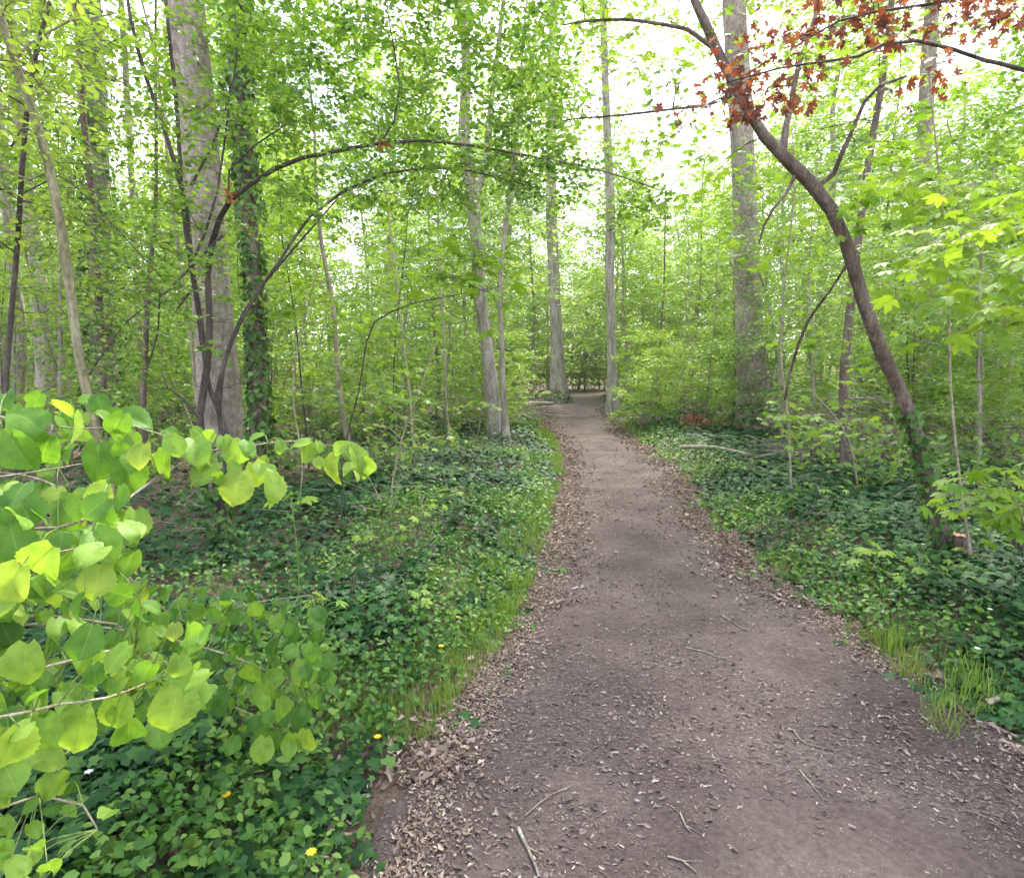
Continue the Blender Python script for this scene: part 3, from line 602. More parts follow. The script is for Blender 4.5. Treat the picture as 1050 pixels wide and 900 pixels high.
# far pair at the path end
for k_, (pts, Y, lab, b, sd) in enumerate([
    ([(573, 413, 18), (572, 385, 14), (570, 330, 12), (567, 260, 12), (565, 200, 11), (566, 100, 10), (568, 0, 9)], groundY(413), 'straight trunk on the left edge of the path far end', 'greybark', 7),
    ([(629, 423, 12), (628, 380, 10), (627, 330, 10), (625, 280, 10), (626, 220, 10), (622, 120, 8), (618, 0, 7)], groundY(423), 'slim straight trunk on the right edge of the path', 'greybark', 8)]):
    st = ext(pts, Y, 5, .4, 0)
    tg = np.vstack([ell(R, 130, [st[0][-1][0] + (1 if k_ else -1.5), Y, 15], [6, 6, 6]), ell(R, 30, [st[0][0][0], Y, 9], [2.4, 2.5, 3])])
    tree('woodland_tree', lab, 'tree', [st], b, (TD, 'beech', .15, .2, .17, .5, .1), tg, seed=sd, sub=(8, .8), sides=12, rt=.01, k=.01, step=.4, rough=.04, ivy=[(260, .16, -.2, 1.0, .15)] if not k_ else None)
SLIM = .78
# forked tree left of the path, and the slim one touching it
st = ext([(512, 458, 22), (507, 430, 17), (503, 390, 17), (497, 340, 15), (492, 300, 16), (488, 240, 16), (482, 190, 17), (476, 140, 15), (478, 60, 12), (470, 0, 10)], 13.6, 4, -.4, 0)
b1 = stem_px([(484, 210, 9), (498, 170, 8), (502, 120, 7), (512, 40, 6), (520, -40, 4)], 13.4)
tree('woodland_tree', 'forked leaning grey tree at the left verge of the path', 'tree', [st, b1], 'greybark', (TO, 'beech', .10, .2, .12, .5, .12), box_px(R, 130, [(400, -120), (640, -120), (620, 60), (540, 210), (420, 190)], 12, 16), seed=9, sub=(6, .45), sides=12, rt=.005, step=.25)
st = ext([(519, 456, 10), (516, 400, 7), (514, 340, 6), (512, 300, 6), (517, 240, 6), (525, 185, 5), (532, 120, 4), (536, 40, 3)], 13.0, 2, .2, 0)
tree('young_tree', 'slender brown stem rising beside the forked grey tree', 'tree', [st], 'greybark', BEECH(.10, .08), box_px(R, 45, [(500, 60), (600, 60), (590, 320), (530, 330)], 11.5, 14.5), seed=10, sides=8, step=.2)
SLIM = .72
# left: large beech behind the dark shrub, its ivy clad neighbours
st = ext([(232, 500, 58), (229, 455, 52), (225, 400, 50), (220, 340, 49), (215, 280, 49), (210, 220, 49), (205, 160, 49), (199, 90, 48), (190, 0, 46)], 7.6, 6, -.8, .2)
tree('beech_tree', 'thick smooth pale pink trunk behind the dark stemmed shrub', 'tree', [st], 'beechbark', (TO, 'beech', .12, .2, .11, .5, .12), ell(R, 150, [-4.5, 8.5, 9.5], [4, 4, 2.6]), seed=12, sub=(7, .7), sides=22, rt=.006, k=.011, step=.3, rough=.045)
st = ext([(268, 530, 30), (267, 470, 26), (265, 400, 24), (262, 320, 22), (257, 240, 21), (250, 160, 20), (248, 80, 19), (246, 0, 18)], 7.2, 4, -.2, .2)
tree('ivy_clad_tree', 'brown trunk wrapped in climbing ivy beside the pale beech', 'tree', [st], 'brownbark', BEECH(.09, .08), ell(R, 90, [-2.6, 7.6, 8], [2.6, 2.6, 2.5]), seed=13, ivy=[(1300, .065, -.2, 3.2, .08), (1300, .065, 3.2, 10, .16)], sides=12, twbark='darkbark')
st = ext([(108, 450, 34), (106, 380, 30), (104, 300, 28), (101, 200, 27), (98, 100, 26), (92, 0, 25)], 10, 4, -.3, .2)
tree('ivy_clad_tree', 'tall trunk shaggy with ivy left of the pale beech', 'tree', [st], 'greybark', BEECH(.11, .1), ell(R, 90, [-7, 10.5, 9], [3, 3, 3]), seed=14, ivy=[(1900, .075, -.2, 9, .36)], sides=12, twbark='darkbark')
for pts, Y, lab, sd, b in [([(14, 440, 16), (22, 360, 16), (14, 280, 15), (4, 180, 14), (-8, 60, 14), (-18, 0, 13)], 11, 'dull grey trunk at the left rear behind the olive stem', 15, 'greybark'),
                     ([(50, 420, 26), (44, 340, 22), (34, 250, 18), (26, 180, 16), (14, 60, 14), (8, 0, 13)], 13, 'grey leaning trunk with broad foot at the left rear', 16, 'greybark'),
                     ([(148, 430, 10), (143, 330, 9), (136, 200, 8), (128, 60, 8), (124, 0, 7)], 12, 'thin grey trunk between the shaggy ivy tree and the pale beech', 17, 'greybark')]:
    st = ext(pts, Y, 4, -.3, 0)
    tree('woodland_tree', lab, 'tree', [st], b, BEECH(.12, .1), ell(R, 80, [st[0][-1][0], Y + .5, st[0][-1][2] - 2], [2.8, 2.8, 3]), seed=sd, sides=12, step=.3, rt=.005)
SLIM = .58
# olive-tan young stem and dark stem at the far left
st = ext([(136, 650, 18), (128, 590, 17), (112, 500, 16), (96, 430, 15), (84, 380, 15), (76, 330, 15), (70, 280, 15), (62, 230, 14), (50, 170, 14), (34, 115, 13), (16, 65, 12), (2, 20, 11), (-8, -30, 10)], 3.6, 2.4, -.5, .3)
tree('young_tree', 'smooth olive tan young stem curving up at the left side', 'tree', [st, stem_px([(16, 62, 5), (30, 45, 4), (70, 22, 3), (120, 14, 2)], [3.6, 3.7, 3.8, 3.9]), stem_px([(52, 175, 3), (30, 185, 3), (0, 170, 2)], 3.6)], 'tanbark', BEECH(.055, .05), box_px(R, 70, [(-120, -80), (130, -80), (60, 130), (-60, 200)], 3.3, 4.6), bare=box_px(R, 30, [(-40, 0), (160, 0), (160, 330), (90, 420), (-20, 400)], 3.3, 4.4), seed=18, sides=12, rough=.04)
st = ext([(52, 660, 12), (40, 560, 11), (18, 480, 10), (6, 410, 9), (10, 340, 9), (17, 260, 8), (22, 180, 8), (28, 110, 8), (38, 50, 7), (52, 0, 6)], 4.2, 2, .6, .2)
tree('young_tree', 'thin dark stem crossing the olive stem at the left edge', 'tree', [st, stem_px([(20, 200, 3), (60, 180, 2.5), (120, 235, 2), (170, 290, 2)], 4.2), stem_px([(12, 150, 3), (35, 110, 3), (18, 60, 2), (8, 20, 2)], 4.2)], 'darkbark', BEECH(.055, .05), box_px(R, 60, [(-80, 60), (140, -40), (170, 180), (100, 330), (-40, 330)], 3.8, 5.4), seed=19, sides=9)
SLIM = .66
# the many stemmed dark shrub with the arching bough
sh = [stem_px([(233, 600, 16), (228, 540, 15), (222, 490, 14), (206, 455, 12), (205, 425, 12), (212, 380, 11), (215, 330, 10), (213, 280, 9), (217, 250, 9), (225, 225, 8), (236, 205, 8), (258, 188, 7), (282, 173, 7), (310, 162, 6), (345, 155, 5.5), (390, 147, 5), (430, 144, 4.5), (480, 149, 4), (525, 157, 3.5), (570, 165, 3), (620, 176, 2), (680, 196, 1.5)], [4.7] * 10 + [4.6, 4.6, 4.5, 4.5, 4.4, 4.4, 4.4, 4.4, 4.4, 4.5, 4.6, 4.7]),
      stem_px([(228, 520, 9), (236, 460, 9), (228, 430, 9), (214, 395, 8), (206, 330, 8), (196, 270, 8), (192, 220, 7), (180, 170, 7), (168, 130, 6), (150, 80, 6), (134, 20, 5), (126, -40, 4)], 4.75),
      stem_px([(208, 360, 7), (202, 310, 6), (192, 250, 6), (186, 190, 6), (182, 120, 6), (176, 60, 5), (170, 0, 5), (166, -60, 4)], 4.8),
      stem_px([(232, 480, 8), (226, 430, 8), (222, 405, 7), (238, 350, 5), (258, 310, 5), (285, 270, 4.5), (318, 222, 4), (350, 198, 4), (395, 178, 3.5), (430, 173, 3), (480, 175, 2.5), (540, 190, 2)], 4.5),
      stem_px([(226, 430, 5), (230, 370, 4), (250, 320, 3.5), (280, 280, 3), (310, 245, 3), (345, 205, 2)], 4.55),
      stem_px([(194, 275, 5), (210, 240, 4), (222, 200, 3), (234, 115, 3), (236, 60, 2)], 4.6),
      stem_px([(196, 190, 4), (215, 155, 4), (232, 110, 3), (243, 60, 2), (240, 0, 2)], 4.6),
      stem_px([(206, 430, 5), (190, 410, 4), (172, 398, 3), (165, 380, 2)], 4.6),
      stem_px([(194, 300, 4), (180, 320, 3), (164, 300, 3), (162, 340, 3), (150, 380, 2)], 4.5),
      stem_px([(230, 240, 5), (200, 270, 4), (170, 300, 3), (130, 330, 2), (80, 400, 2)], 4.3),
      stem_px([(390, 147, 4), (404, 125, 3), (410, 90, 3), (404, 50, 2), (395, 0, 2)], 4.4),
      stem_px([(234, 205, 4), (235, 175, 3), (260, 150, 3), (290, 130, 2)], 4.6)]
tg = np.vstack([box_px(R, 330, [(225, -90), (600, -90), (575, 60), (600, 180), (480, 170), (380, 150), (290, 165), (240, 120)], 3.9, 6.0),
                box_px(R, 60, [(270, 180), (430, 150), (640, 165), (690, 230), (560, 215), (430, 225), (330, 250)], 4.0, 5.4), box_px(R, 60, [(100, 80), (230, 60), (230, 260), (120, 420), (60, 400)], 4.2, 5.6), box_px(R, 34, [(160, -40), (260, -40), (260, 330), (180, 380)], 3.9, 5.6)])
def dead_bunch(root, o, rng):
    for px, py, Y in ((393, 150, 4.35), (238, 203, 4.5)):
        c = W(px, py, Y) - o; a = Acc(); n = 16; leaves(a, TDR, c + rv(rng, n, .025), rv(rng, n) + [0, 0, -.6], rv(rng, n), .05, rng.random(n)); a.obj('dead_leaf_bunch', M['orange'], root)
tree('arching_shrub', 'many stemmed dark shrub sending a bough over the path', 'shrub', sh, 'darkbark', (TO, 'small', .032, .15, .046, .6, .1), tg, seed=21, sub=(6, .22), sides=9, rt=.0018, k=.006, step=.1, ivy=[(320, .05, -.2, 1.0, .14)], bare=np.vstack([box_px(R, 110, [(90, 20), (300, 20), (330, 200), (300, 400), (120, 420), (60, 300)], 4.0, 5.6), box_px(R, 24, [(300, 150), (680, 170), (640, 250), (420, 330), (300, 330)], 4.0, 5.2)]), extra=dead_bunch, rough=.06)
# hanging dark stem with upright twigs in front of the shrub at far left is part of the young tree above
SLIM = .8
# saplings that carry large bright maple leaves
def sapling(lab, stem, Y, targets, seed, size=.1, tm=None, sp=.11, name='maple_sapling', bark='paletwig', leaf='maple', cat='sapling', drop=.1, flat=.28, start=.45, grp=None):
    rng = np.random.default_rng(seed); P, r = stem_px(stem, Y); P, r = ground_down(P, np.maximum(r * .62, .002)); o = centre(P); root = thing(name, o, lab, cat, grp); a = Acc(); tube(a, P - o, r, 7)
    a.obj('stem', M[bark], root); tw = reach(P[len(P) // 5:] - o, r[len(r) // 5:], targets - o, rng, .1, .12, .0018, .004, .8); tw = tw + subtwigs(tw, 3, .24 * size / .1, rng, .0012, .25); a = Acc(); twig_tubes(a, tw, 4); a.obj('twigs', M[bark], root)
    a = Acc(); P_, D, S = leaf_sites(tw, sp, start, rng); n = len(P_); az = rng.random(n) * 2 * pi
    ax = np.stack([np.cos(az), np.sin(az), -drop - .25 * rng.random(n)], 1) + D * .5; nr = np.array([0, 0, 1.]) + rv(rng, n, flat)
    Q = P_ + nrm(ax) * size * .35 * rng.random(n)[:, None]
    leaves(a, tm or TM, Q, ax, nr, size * (.6 + .7 * rng.random(n)), np.clip(rng.normal(.5, .25, n), 0, 1)); a.obj('leaves', M[leaf], root); return root
sapling('maple sapling with layered bright leaves right of the leaning tree', [(1000, 600, 6), (985, 500, 6), (975, 400, 5), (972, 300, 5), (965, 200, 4), (955, 100, 3), (950, 40, 2)], 4.4, np.vstack([box_px(R, 66, [(935, 190), (1080, 150), (1090, 340), (930, 330)], 3.6, 5.0), box_px(R, 40, [(850, 170), (960, 150), (940, 240), (850, 225)], 4.2, 5.6)]), 31, .115)
sapling('maple sapling leaning out of the ivy at the right frame edge', [(1100, 700, 6), (1085, 620, 5), (1060, 560, 4), (1045, 520, 3)], 3.5, box_px(R, 20, [(985, 515), (1060, 480), (1100, 530), (1020, 535)], 3.3, 3.8), 38, .12)
sapling('maple sapling reaching in from beyond the right edge', [(1180, 760, 9), (1160, 560, 9), (1130, 420, 8), (1110, 300, 7), (1090, 150, 5)], 3.4, box_px(R, 46, [(940, 225), (1150, 200), (1150, 360), (1010, 345), (960, 300)], 2.8, 3.9), 32, .125)
sapling('maple sapling holding leaf sprays in front of the pale trunk', [(812, 520, 5), (808, 430, 5), (800, 350, 4), (808, 260, 4), (815, 190, 3), (812, 130, 2)], 7.0, box_px(R, 110, [(690, 130), (900, 170), (900, 300), (880, 440), (790, 450), (800, 330), (740, 250)], 6.2, 8.0), 33, .12)
sapling('maple sapling with low bright leaves beside the brush heap', [(880, 500, 4), (870, 450, 4), (850, 420, 3), (830, 400, 2)], 7.2, box_px(R, 26, [(790, 425), (900, 425), (880, 450), (800, 450)], 6.2, 7.6), 34, .11)
sapling('thin dark sapling with one flat spray of bright maple leaves', [(350, 560, 3.5), (352, 470, 3), (368, 400, 3), (376, 350, 3), (384, 330, 3), (420, 312, 2.5), (450, 306, 2), (500, 296, 1.5)], [5, 5, 4.8, 4.6, 4.4, 4.2, 4.0, 3.8], np.vstack([box_px(R, 16, [(430, 280), (520, 245), (525, 320), (470, 325)], 3.5, 4.2), box_px(R, 6, [(450, 235), (520, 225), (510, 270), (450, 260)], 3.6, 4.3)]), 35, .115, None, .13, bark='darkbark')
sapling('spindly sapling with scattered leaves left of the path', [(392, 620, 4), (400, 560, 4), (402, 500, 4), (412, 450, 3.5), (430, 400, 3), (448, 350, 2)], 5.4, box_px(R, 30, [(330, 380), (470, 400), (470, 520), (400, 480), (340, 440)], 4.8, 6.6), 36, .09, TMS, bark='paletwig')
sapling('slim sapling with pale green leaves before the ivy trunk', [(300, 560, 3), (310, 480, 3), (300, 400, 3), (312, 330, 2.5), (330, 260, 2)], 6.2, box_px(R, 40, [(280, 250), (450, 230), (460, 380), (330, 420)], 5.6, 8), 37, .085, TMS, bark='paletwig')
for i_, (px, py, Y, n, s, lab) in enumerate([(300, 540, 3.4, 5, .1, 'small maple seedling at the tip of the hazel sprays'), (395, 640, 4.6, 6, .09, 'maple seedling with a yellowish top in the left ivy'), (432, 545, 5.0, 8, .085, 'maple seedling holding a flat fan of leaves over the ivy'), (415, 680, 3.6, 9, .085, 'leafy maple seedling near the left path edge'), (330, 665, 3.3, 9, .09, 'broad maple seedling in the ivy beside the hazel'),
        (895, 640, 4.3, 8, .10, 'bright yellow green maple seedling before the leaning tree'), (935, 680, 4.0, 10, .085, 'lush green maple seedling low in the right ivy'), (1000, 590, 4.2, 9, .1, 'maple seedling spreading over the short cut stub'), (1040, 560, 3.7, 26, .14, 'tall maple seedling with big leaves at the right edge'), (770, 500, 8.0, 9, .1, 'maple seedling on the right bank near the trunk'), (840, 540, 6.5, 7, .09, 'pale maple seedling halfway up the right bank'), (495, 440, 12, 14, .13, 'yellow green seedling at the foot of the forked tree'), (560, 430, 18, 14, .15, 'bright sapling tuft beside the path far end')]):
    rng = np.random.default_rng(400 + i_); b = W(px, py, Y); b[2] = float(H(b[0], b[1])); root = thing('maple_seedling', b, lab, 'seedling', 'maple seedlings in the undergrowth')
    hh = max(.3, W(px, py - (48 if n > 20 else 30), Y)[2] - b[2]); P = smooth_path(np.array([[0, 0, -.03], [.02, .01, hh * .5], [0, 0, hh]]), .08); a = Acc(); tube(a, P, .003, 5); 
    az = rng.random(n) * 2 * pi; rad = .05 + .16 * rng.random(n) * Y / 4.5; zz = hh - .1 * rng.random(n) * (1 + (n > 8)); pos = np.stack([np.cos(az) * rad, np.sin(az) * rad, zz], 1)
    for q in pos: tube(a, [[0, 0, q[2] - .06], q * [.5, .5, 1], q], .0016, 4)
    a.obj('stem', M['greenstem'], root); a = Acc(); leaves(a, TM, pos, np.stack([np.cos(az), np.sin(az), -.3 * rng.random(n)], 1), np.array([0, 0, 1.]) + rv(rng, n, .25) + [0, -.25, 0], s * (.75 + .5 * rng.random(n)), np.clip(rng.normal(.6, .2, n), 0, 1)); a.obj('leaves', M['maple'], root)
# red leaved maple leaning in from the right
P0 = np.array([[4.9, 3.6, -.1], [4.8, 3.6, 1.2], [4.5, 3.5, 2.4], [4.3, 3.4, 3.4], [4.2, 3.4, 5.0]]); P0 = smooth_path(P0, .2)
rb = [(smooth_path(np.vstack([P0[np.argmin(abs(P0[:, 2] - 2.6))], *[W(px, py, y) for px, py, y in [(1150, 110, 3.5), (1050, 72, 3.4), (1010, 62, 3.35), (975, 50, 3.3), (940, 42, 3.3), (905, 46, 3.3), (880, 58, 3.3), (855, 62, 3.3), (800, 70, 3.4), (745, 85, 3.5)]]]), .1), None),
      (smooth_path(np.vstack([P0[np.argmin(abs(P0[:, 2] - 3.2))], *[W(px, py, y) for px, py, y in [(1060, -20, 3.3), (1000, -5, 3.2), (950, 5, 3.2), (900, 12, 3.2), (860, 22, 3.3), (820, 45, 3.3)]]]), .1), None)]
rb = [(p, np.linspace(.022, .004, len(p))) for p, _ in rb]
tg = np.vstack([box_px(R, 42, [(745, 45), (830, 25), (840, 95), (790, 125), (740, 110)], 3.2, 3.7), box_px(R, 70, [(810, -20), (1060, -20), (1060, 45), (900, 50), (850, 40)], 3.0, 3.5), box_px(R, 12, [(690, 95), (760, 95), (770, 125), (700, 115)], 3.4, 3.7), box_px(R, 5, [(920, 75), (960, 70), (970, 95), (930, 95)], 3.2, 3.4)])
tree('red_leaved_tree', 'maple with dark red leaves arching in at the top right', 'tree', [(P0, np.linspace(.11, .05, len(P0)))] + rb, 'darkbark', (TM, 'red', .062, .4, .056, .8, .3), tg, seed=41, sub=(3, .16), sides=10, rt=.0016, k=.004, step=.09, rough=.04)
print('traced', round(time.time() - T0, 1))

# ------------------------------------------------------------------ hazel in the left foreground
rng = np.random.default_rng(77)
hb = np.array([-1.55, 1.25, 0]); hb[2] = float(H(hb[0], hb[1])); hz = thing('hazel_bush', hb, 'young hazel with broad pleated lime green leaves at the left foreground', 'bush')
paths = [[(-1.55, 1.25, 0), (-1.5, 1.3, .5), (-1.42, 1.35, .95)], [(-1.55, 1.25, 0), (-1.7, 1.1, .6), (-1.8, 1.2, 1.3)]]
ST = [(smooth_path(np.array(p), .06), None) for p in paths]
def hbr(pts): return smooth_path(np.array([W(*p) for p in pts]), .05)
HB = [hbr([(-150, 440, 1.5), (-40, 425, 1.5), (30, 432, 1.55), (80, 440, 1.6), (140, 438, 1.65), (190, 455, 1.7)]),
      hbr([(-150, 560, 1.3), (-20, 545, 1.3), (60, 541, 1.35), (95, 530, 1.4), (130, 512, 1.5), (163, 488, 1.6), (215, 462, 1.75), (250, 458, 1.8), (300, 452, 1.9), (345, 458, 1.95)]),
      hbr([(-150, 610, 1.1), (-30, 590, 1.1), (40, 570, 1.15), (90, 560, 1.2), (115, 580, 1.25)]),
      hbr([(-120, 700, 1.05), (0, 690, 1.1), (45, 684, 1.2), (90, 672, 1.3), (120, 666, 1.4), (155, 670, 1.5), (180, 685, 1.5), (200, 690, 1.5)]),
      hbr([(-120, 740, 1.0), (0, 735, 1.0), (60, 722, 1.1), (110, 715, 1.2), (150, 700, 1.3)]),
      hbr([(-100, 650, 1.4), (50, 640, 1.6), (150, 650, 1.8), (230, 670, 1.9), (280, 690, 2.0), (310, 700, 2.0)]),
      hbr([(-60, 480, 1.9), (60, 500, 2.0), (140, 600, 2.0), (200, 640, 2.1), (250, 620, 2.2), (320, 610, 2.2)]),
      hbr([(-120, 860, 1.0), (-20, 835, 1.05), (40, 815, 1.1), (85, 825, 1.15), (100, 850, 1.15)]), hbr([(-120, 790, .98), (-20, 770, 1.0), (30, 750, 1.1), (70, 770, 1.15)]), hbr([(120, 640, 1.8), (170, 690, 1.9), (230, 720, 2.0), (280, 740, 2.1), (310, 745, 2.1)]),
      hbr([(-100, 500, 1.6), (-10, 490, 1.6), (60, 480, 1.7), (110, 470, 1.8)])]
a = Acc()
stems_all = []
for p in paths: q = smooth_path(np.array(p, float), .06); tube(a, q - hb, np.linspace(.014, .008, len(q)), 8); stems_all.append(q)
for q in HB:
    j = np.argmin(np.linalg.norm(np.vstack(stems_all[:2]) - q[0], axis=1)); s0 = np.vstack(stems_all[:2])[j]
    q = np.vstack([smooth_path(np.array([s0, (s0 + q[0]) / 2 + [0, 0, .06], q[0]]), .05)[:-1], q]); stems_all.append(q)
    tube(a, q - hb, np.linspace(.0055, .0018, len(q)), 7)
# leaves one can see one by one: pixel, length in pixels, distance, tip direction (image plane, y down), tone
HL = [(76, 425, 40, 1.45, (.1, .8), .8), (120, 427, 38, 1.6, (1, .1), .25), (148, 455, 30, 1.55, (-.1, 1), .97), (174, 447, 26, 1.6, (.5, .8), .6), (172, 462, 36, 1.6, (-.4, 1), .5), (222, 474, 38, 1.7, (-1, .9), .7), (248, 483, 42, 1.7, (-.2, 1), .9), (276, 484, 36, 1.75, (.5, 1), .75), (106, 498, 30, 1.4, (-.2, 1), .95), (138, 523, 36, 1.4, (.3, 1), .55), (55, 560, 52, 1.1, (-.7, .9), .7), (22, 580, 50, 1.05, (-.5, 1), .9), (102, 578, 40, 1.2, (.1, 1), .92), (76, 562, 40, 1.2, (-.5, 1), .5), (96, 545, 42, 1.2, (.6, .6), .4),
      (84, 724, 54, 1.15, (-.1, 1), .75), (182, 700, 56, 1.3, (.0, 1), .78), (148, 678, 40, 1.4, (-.3, 1), .7), (120, 712, 40, 1.25, (.1, 1), .7), (96, 668, 34, 1.3, (-.1, 1), .6), (132, 738, 40, 1.3, (-.1, 1), .35), (20, 745, 58, 1.0, (-.3, 1), .8), (28, 660, 46, 1.1, (.1, 1), .75), (200, 698, 34, 1.35, (.5, 1), .65), (190, 684, 18, 1.35, (.2, 1), .8), (62, 708, 44, 1.2, (.6, .6), .45), (46, 735, 40, 1.1, (.6, .8), .55), (160, 740, 34, 1.4, (.8, .6), .3),
      (310, 676, 32, 1.95, (.4, 1), .6), (290, 692, 30, 1.95, (-1, .3), .5), (286, 716, 28, 1.9, (.3, 1), .6), (268, 700, 30, 1.9, (.2, 1), .55), (272, 756, 30, 1.85, (-.1, 1), .75), (314, 748, 28, 1.95, (.1, 1), .8), (300, 752, 26, 1.95, (-.1, 1), .6), (262, 682, 30, 1.9, (-.4, 1), .45),
      (325, 459, 24, 1.9, (-.9, .6), .7), (348, 466, 32, 1.9, (-.4, 1), .85), (362, 460, 28, 1.95, (.5, .9), .75), (372, 470, 24, 1.95, (.3, 1), .7), (350, 456, 26, 1.95, (.7, .5), .6), (318, 452, 22, 1.9, (-1, .2), .75), (232, 458, 32, 1.75, (1, .3), .7), (200, 452, 34, 1.7, (.4, .6), .6), (260, 474, 34, 1.75, (.1, 1), .85), (212, 460, 28, 1.7, (-.6, .8), .65),
      (18, 424, 44, 1.5, (.7, .3), .3), (10, 446, 44, 1.45, (.4, .8), .35), (52, 446, 40, 1.5, (-.4, .8), .35), (100, 455, 44, 1.6, (.3, .8), .3), (18, 510, 46, 1.3, (.6, .6), .2), (10, 540, 48, 1.25, (.4, .8), .3), (60, 512, 44, 1.4, (.6, .5), .35), (128, 470, 40, 1.6, (.3, .9), .35)]
sp = np.vstack([q for q in stems_all[2:]]); P_, A_, N_, S_, T_ = [], [], [], [], []
pet = Acc(); campos = np.array([0, 0, CAMZ])
def hleaf(base, ax, nr, L, tone):
    P_.append(base); A_.append(ax); N_.append(nr); S_.append(L); T_.append(tone)
    j = np.argmin(np.linalg.norm(sp - base, axis=1)); s0 = sp[j]
    if np.linalg.norm(s0 - base) < .17: tube(pet, np.array([s0, (s0 + base) / 2 + [0, 0, .012], base]) - hb, [.0016, .0012, .001], 5)
right = np.array([1, 0, 0.]); upv = np.array([0, 0, 1.]); fw = np.array([0, 1., 0])
for px, py, l, Y, (dx, dy), tn in HL:
    Lm = l / F * Y * 1.12; b = W(px, py, Y) ; d = nrm(right * dx - upv * dy + fw * rng.normal(-.25, .25)); b = b - d * Lm * .45 * 0
    toc = nrm(campos - b); nr = toc * .65 + upv * .75 + rv(rng, 1, .32)[0]; hleaf(b, d, nr, Lm, tn)
def fill(n, poly, Y0, Y1, lo, hi, tn):
    for p in box_px(rng, n, poly, Y0, Y1):
        d = nrm(np.array([rng.normal(.15, .7), rng.normal(-.3, .5), -.7 + rng.normal() * .45])); toc = nrm(campos - p)
        hleaf(p, d, toc * .35 + upv * .9 + rv(rng, 1, .35)[0], lo + rng.random() * (hi - lo), float(np.clip(rng.normal(tn, .22), 0, 1)))
fill(80, [(-60, 400), (120, 405), (150, 470), (60, 500), (-60, 520)], 1.5, 2.1, .05, .085, .35)
fill(110, [(-60, 500), (120, 490), (150, 560), (110, 600), (-60, 620)], 1.15, 1.9, .05, .09, .4)
fill(160, [(-60, 590), (130, 590), (210, 650), (230, 700), (150, 740), (-60, 790)], 1.1, 1.9, .05, .085, .42)
fill(40, [(-50, 690), (60, 700), (60, 800), (-50, 820)], .95, 1.3, .04, .075, .6)
fill(46, [(-50, 780), (60, 780), (110, 840), (60, 930), (-50, 930)], .95, 1.3, .03, .05, .5)
fill(60, [(-60, 560), (120, 560), (200, 650), (180, 740), (-60, 760)], 1.2, 1.6, .035, .06, .6)
fill(230, [(120, 600), (220, 600), (330, 620), (340, 700), (310, 770), (240, 770), (200, 700), (120, 720)], 1.8, 2.5, .045, .075, .18)
fill(22, [(160, 430), (290, 445), (290, 500), (200, 480)], 1.65, 1.95, .04, .065, .55)
fill(8, [(310, 450), (375, 455), (370, 490), (320, 470)], 1.85, 2.0, .04, .06, .6)
a.obj('stems', M['paletwig'], hz); pet.obj('leaf_stalks', M['greenstem'], hz)
a = Acc(); q_ = rng.integers(3, size=len(P_))
for j, tm in enumerate((TH, THb, THc)):
    k = q_ == j; leaves(a, tm, np.array(P_)[k] - hb, np.array(A_)[k], np.array(N_)[k], np.array(S_)[k] * .78, np.array(T_)[k])
a.obj('leaves', M['hazel'], hz)

# ------------------------------------------------------------------ brush heaps, fallen sticks, flowers
def brush(lab, c, rad, n, seed, name='brush_heap', ang=.65, m='stick'):
    rng = np.random.default_rng(seed); c = np.array(c, float); c[2] = float(H(c[0], c[1])); o = thing(name, c, lab, 'brush heap'); a = Acc()
    for _ in range(n):
        p = rng.normal(size=2) * rad[:2] * .5; L = .3 + rng.random() ** 1.5 * 1.5; t = rng.normal(0, ang) + (pi if rng.random() < .5 else 0); z = abs(rng.normal()) * rad[2] * math.exp(-(p[0] / rad[0]) ** 2 - (p[1] / rad[1]) ** 2) + .04
        d = np.array([cos(t), sin(t), rng.normal(0, .1)]); b = np.array([p[0], p[1], z]); q = smooth_path(np.array([b - d * L / 2, b + rv(rng, 1, .04)[0], b + d * L / 2 + rv(rng, 1, .05)[0]]), .12)
        r_ = .004 + .02 * rng.random() ** 2.2; tube(a, q, np.linspace(r_, r_ * .4, len(q)), 5)
        m_ = q[len(q) // 2]; tube(a, [m_, m_ + (d + rv(rng, 1, .5)[0]) * L * .25], [r_ * .6, r_ * .3], 4)
    a.obj('sticks', M[m], o)
b = G(890, 478); brush('heap of dead sticks behind the leaning tree', b, np.array([1.4, .7, .45]), 170, 51)
b = G(1000, 470); brush('loose heap of brown twigs right of the leaning tree', b, np.array([2.0, 1.0, .4]), 150, 52)
b = G(500, 432); brush('heap of pale brushwood left of the path behind the forked tree', b, np.array([2.6, 1.0, .75]), 280, 53)
b = G(300, 430); brush('low dark tangle of dead branches in the left wood', b, np.array([2.4, 1.2, .7]), 170, 54)
b = G(850, 474); brush('tangle of brown twigs between the creeper trunk and the leaning tree', b, np.array([1.0, .7, .4]), 90, 55)
for pa, pb, r_, lab in (((462, 414), (548, 412), .10, 'long pale fallen log left of the path behind the forked tree'), ((528, 424), (566, 419), .13, 'short dark fallen log beside the left path edge far back'), ((700, 470), (770, 476), .04, 'thin fallen branch lying in the right bank ivy')):
    A_1, B_1 = G(*pa), G(*pb); A_1[2] += .18 + r_; B_1[2] += .12 + r_; o = thing('fallen_log', (A_1 + B_1) / 2, lab, 'log'); a = Acc(); q = smooth_path(np.array([A_1, (A_1 + B_1) / 2 + [0, .1, .05], B_1]) - (A_1 + B_1) / 2, .2); tube(a, q, np.linspace(r_, r_ * .7, len(q)), 10, .5, .12, 3); a.obj('log', M['paletwig'], o)
rng = np.random.default_rng(5)
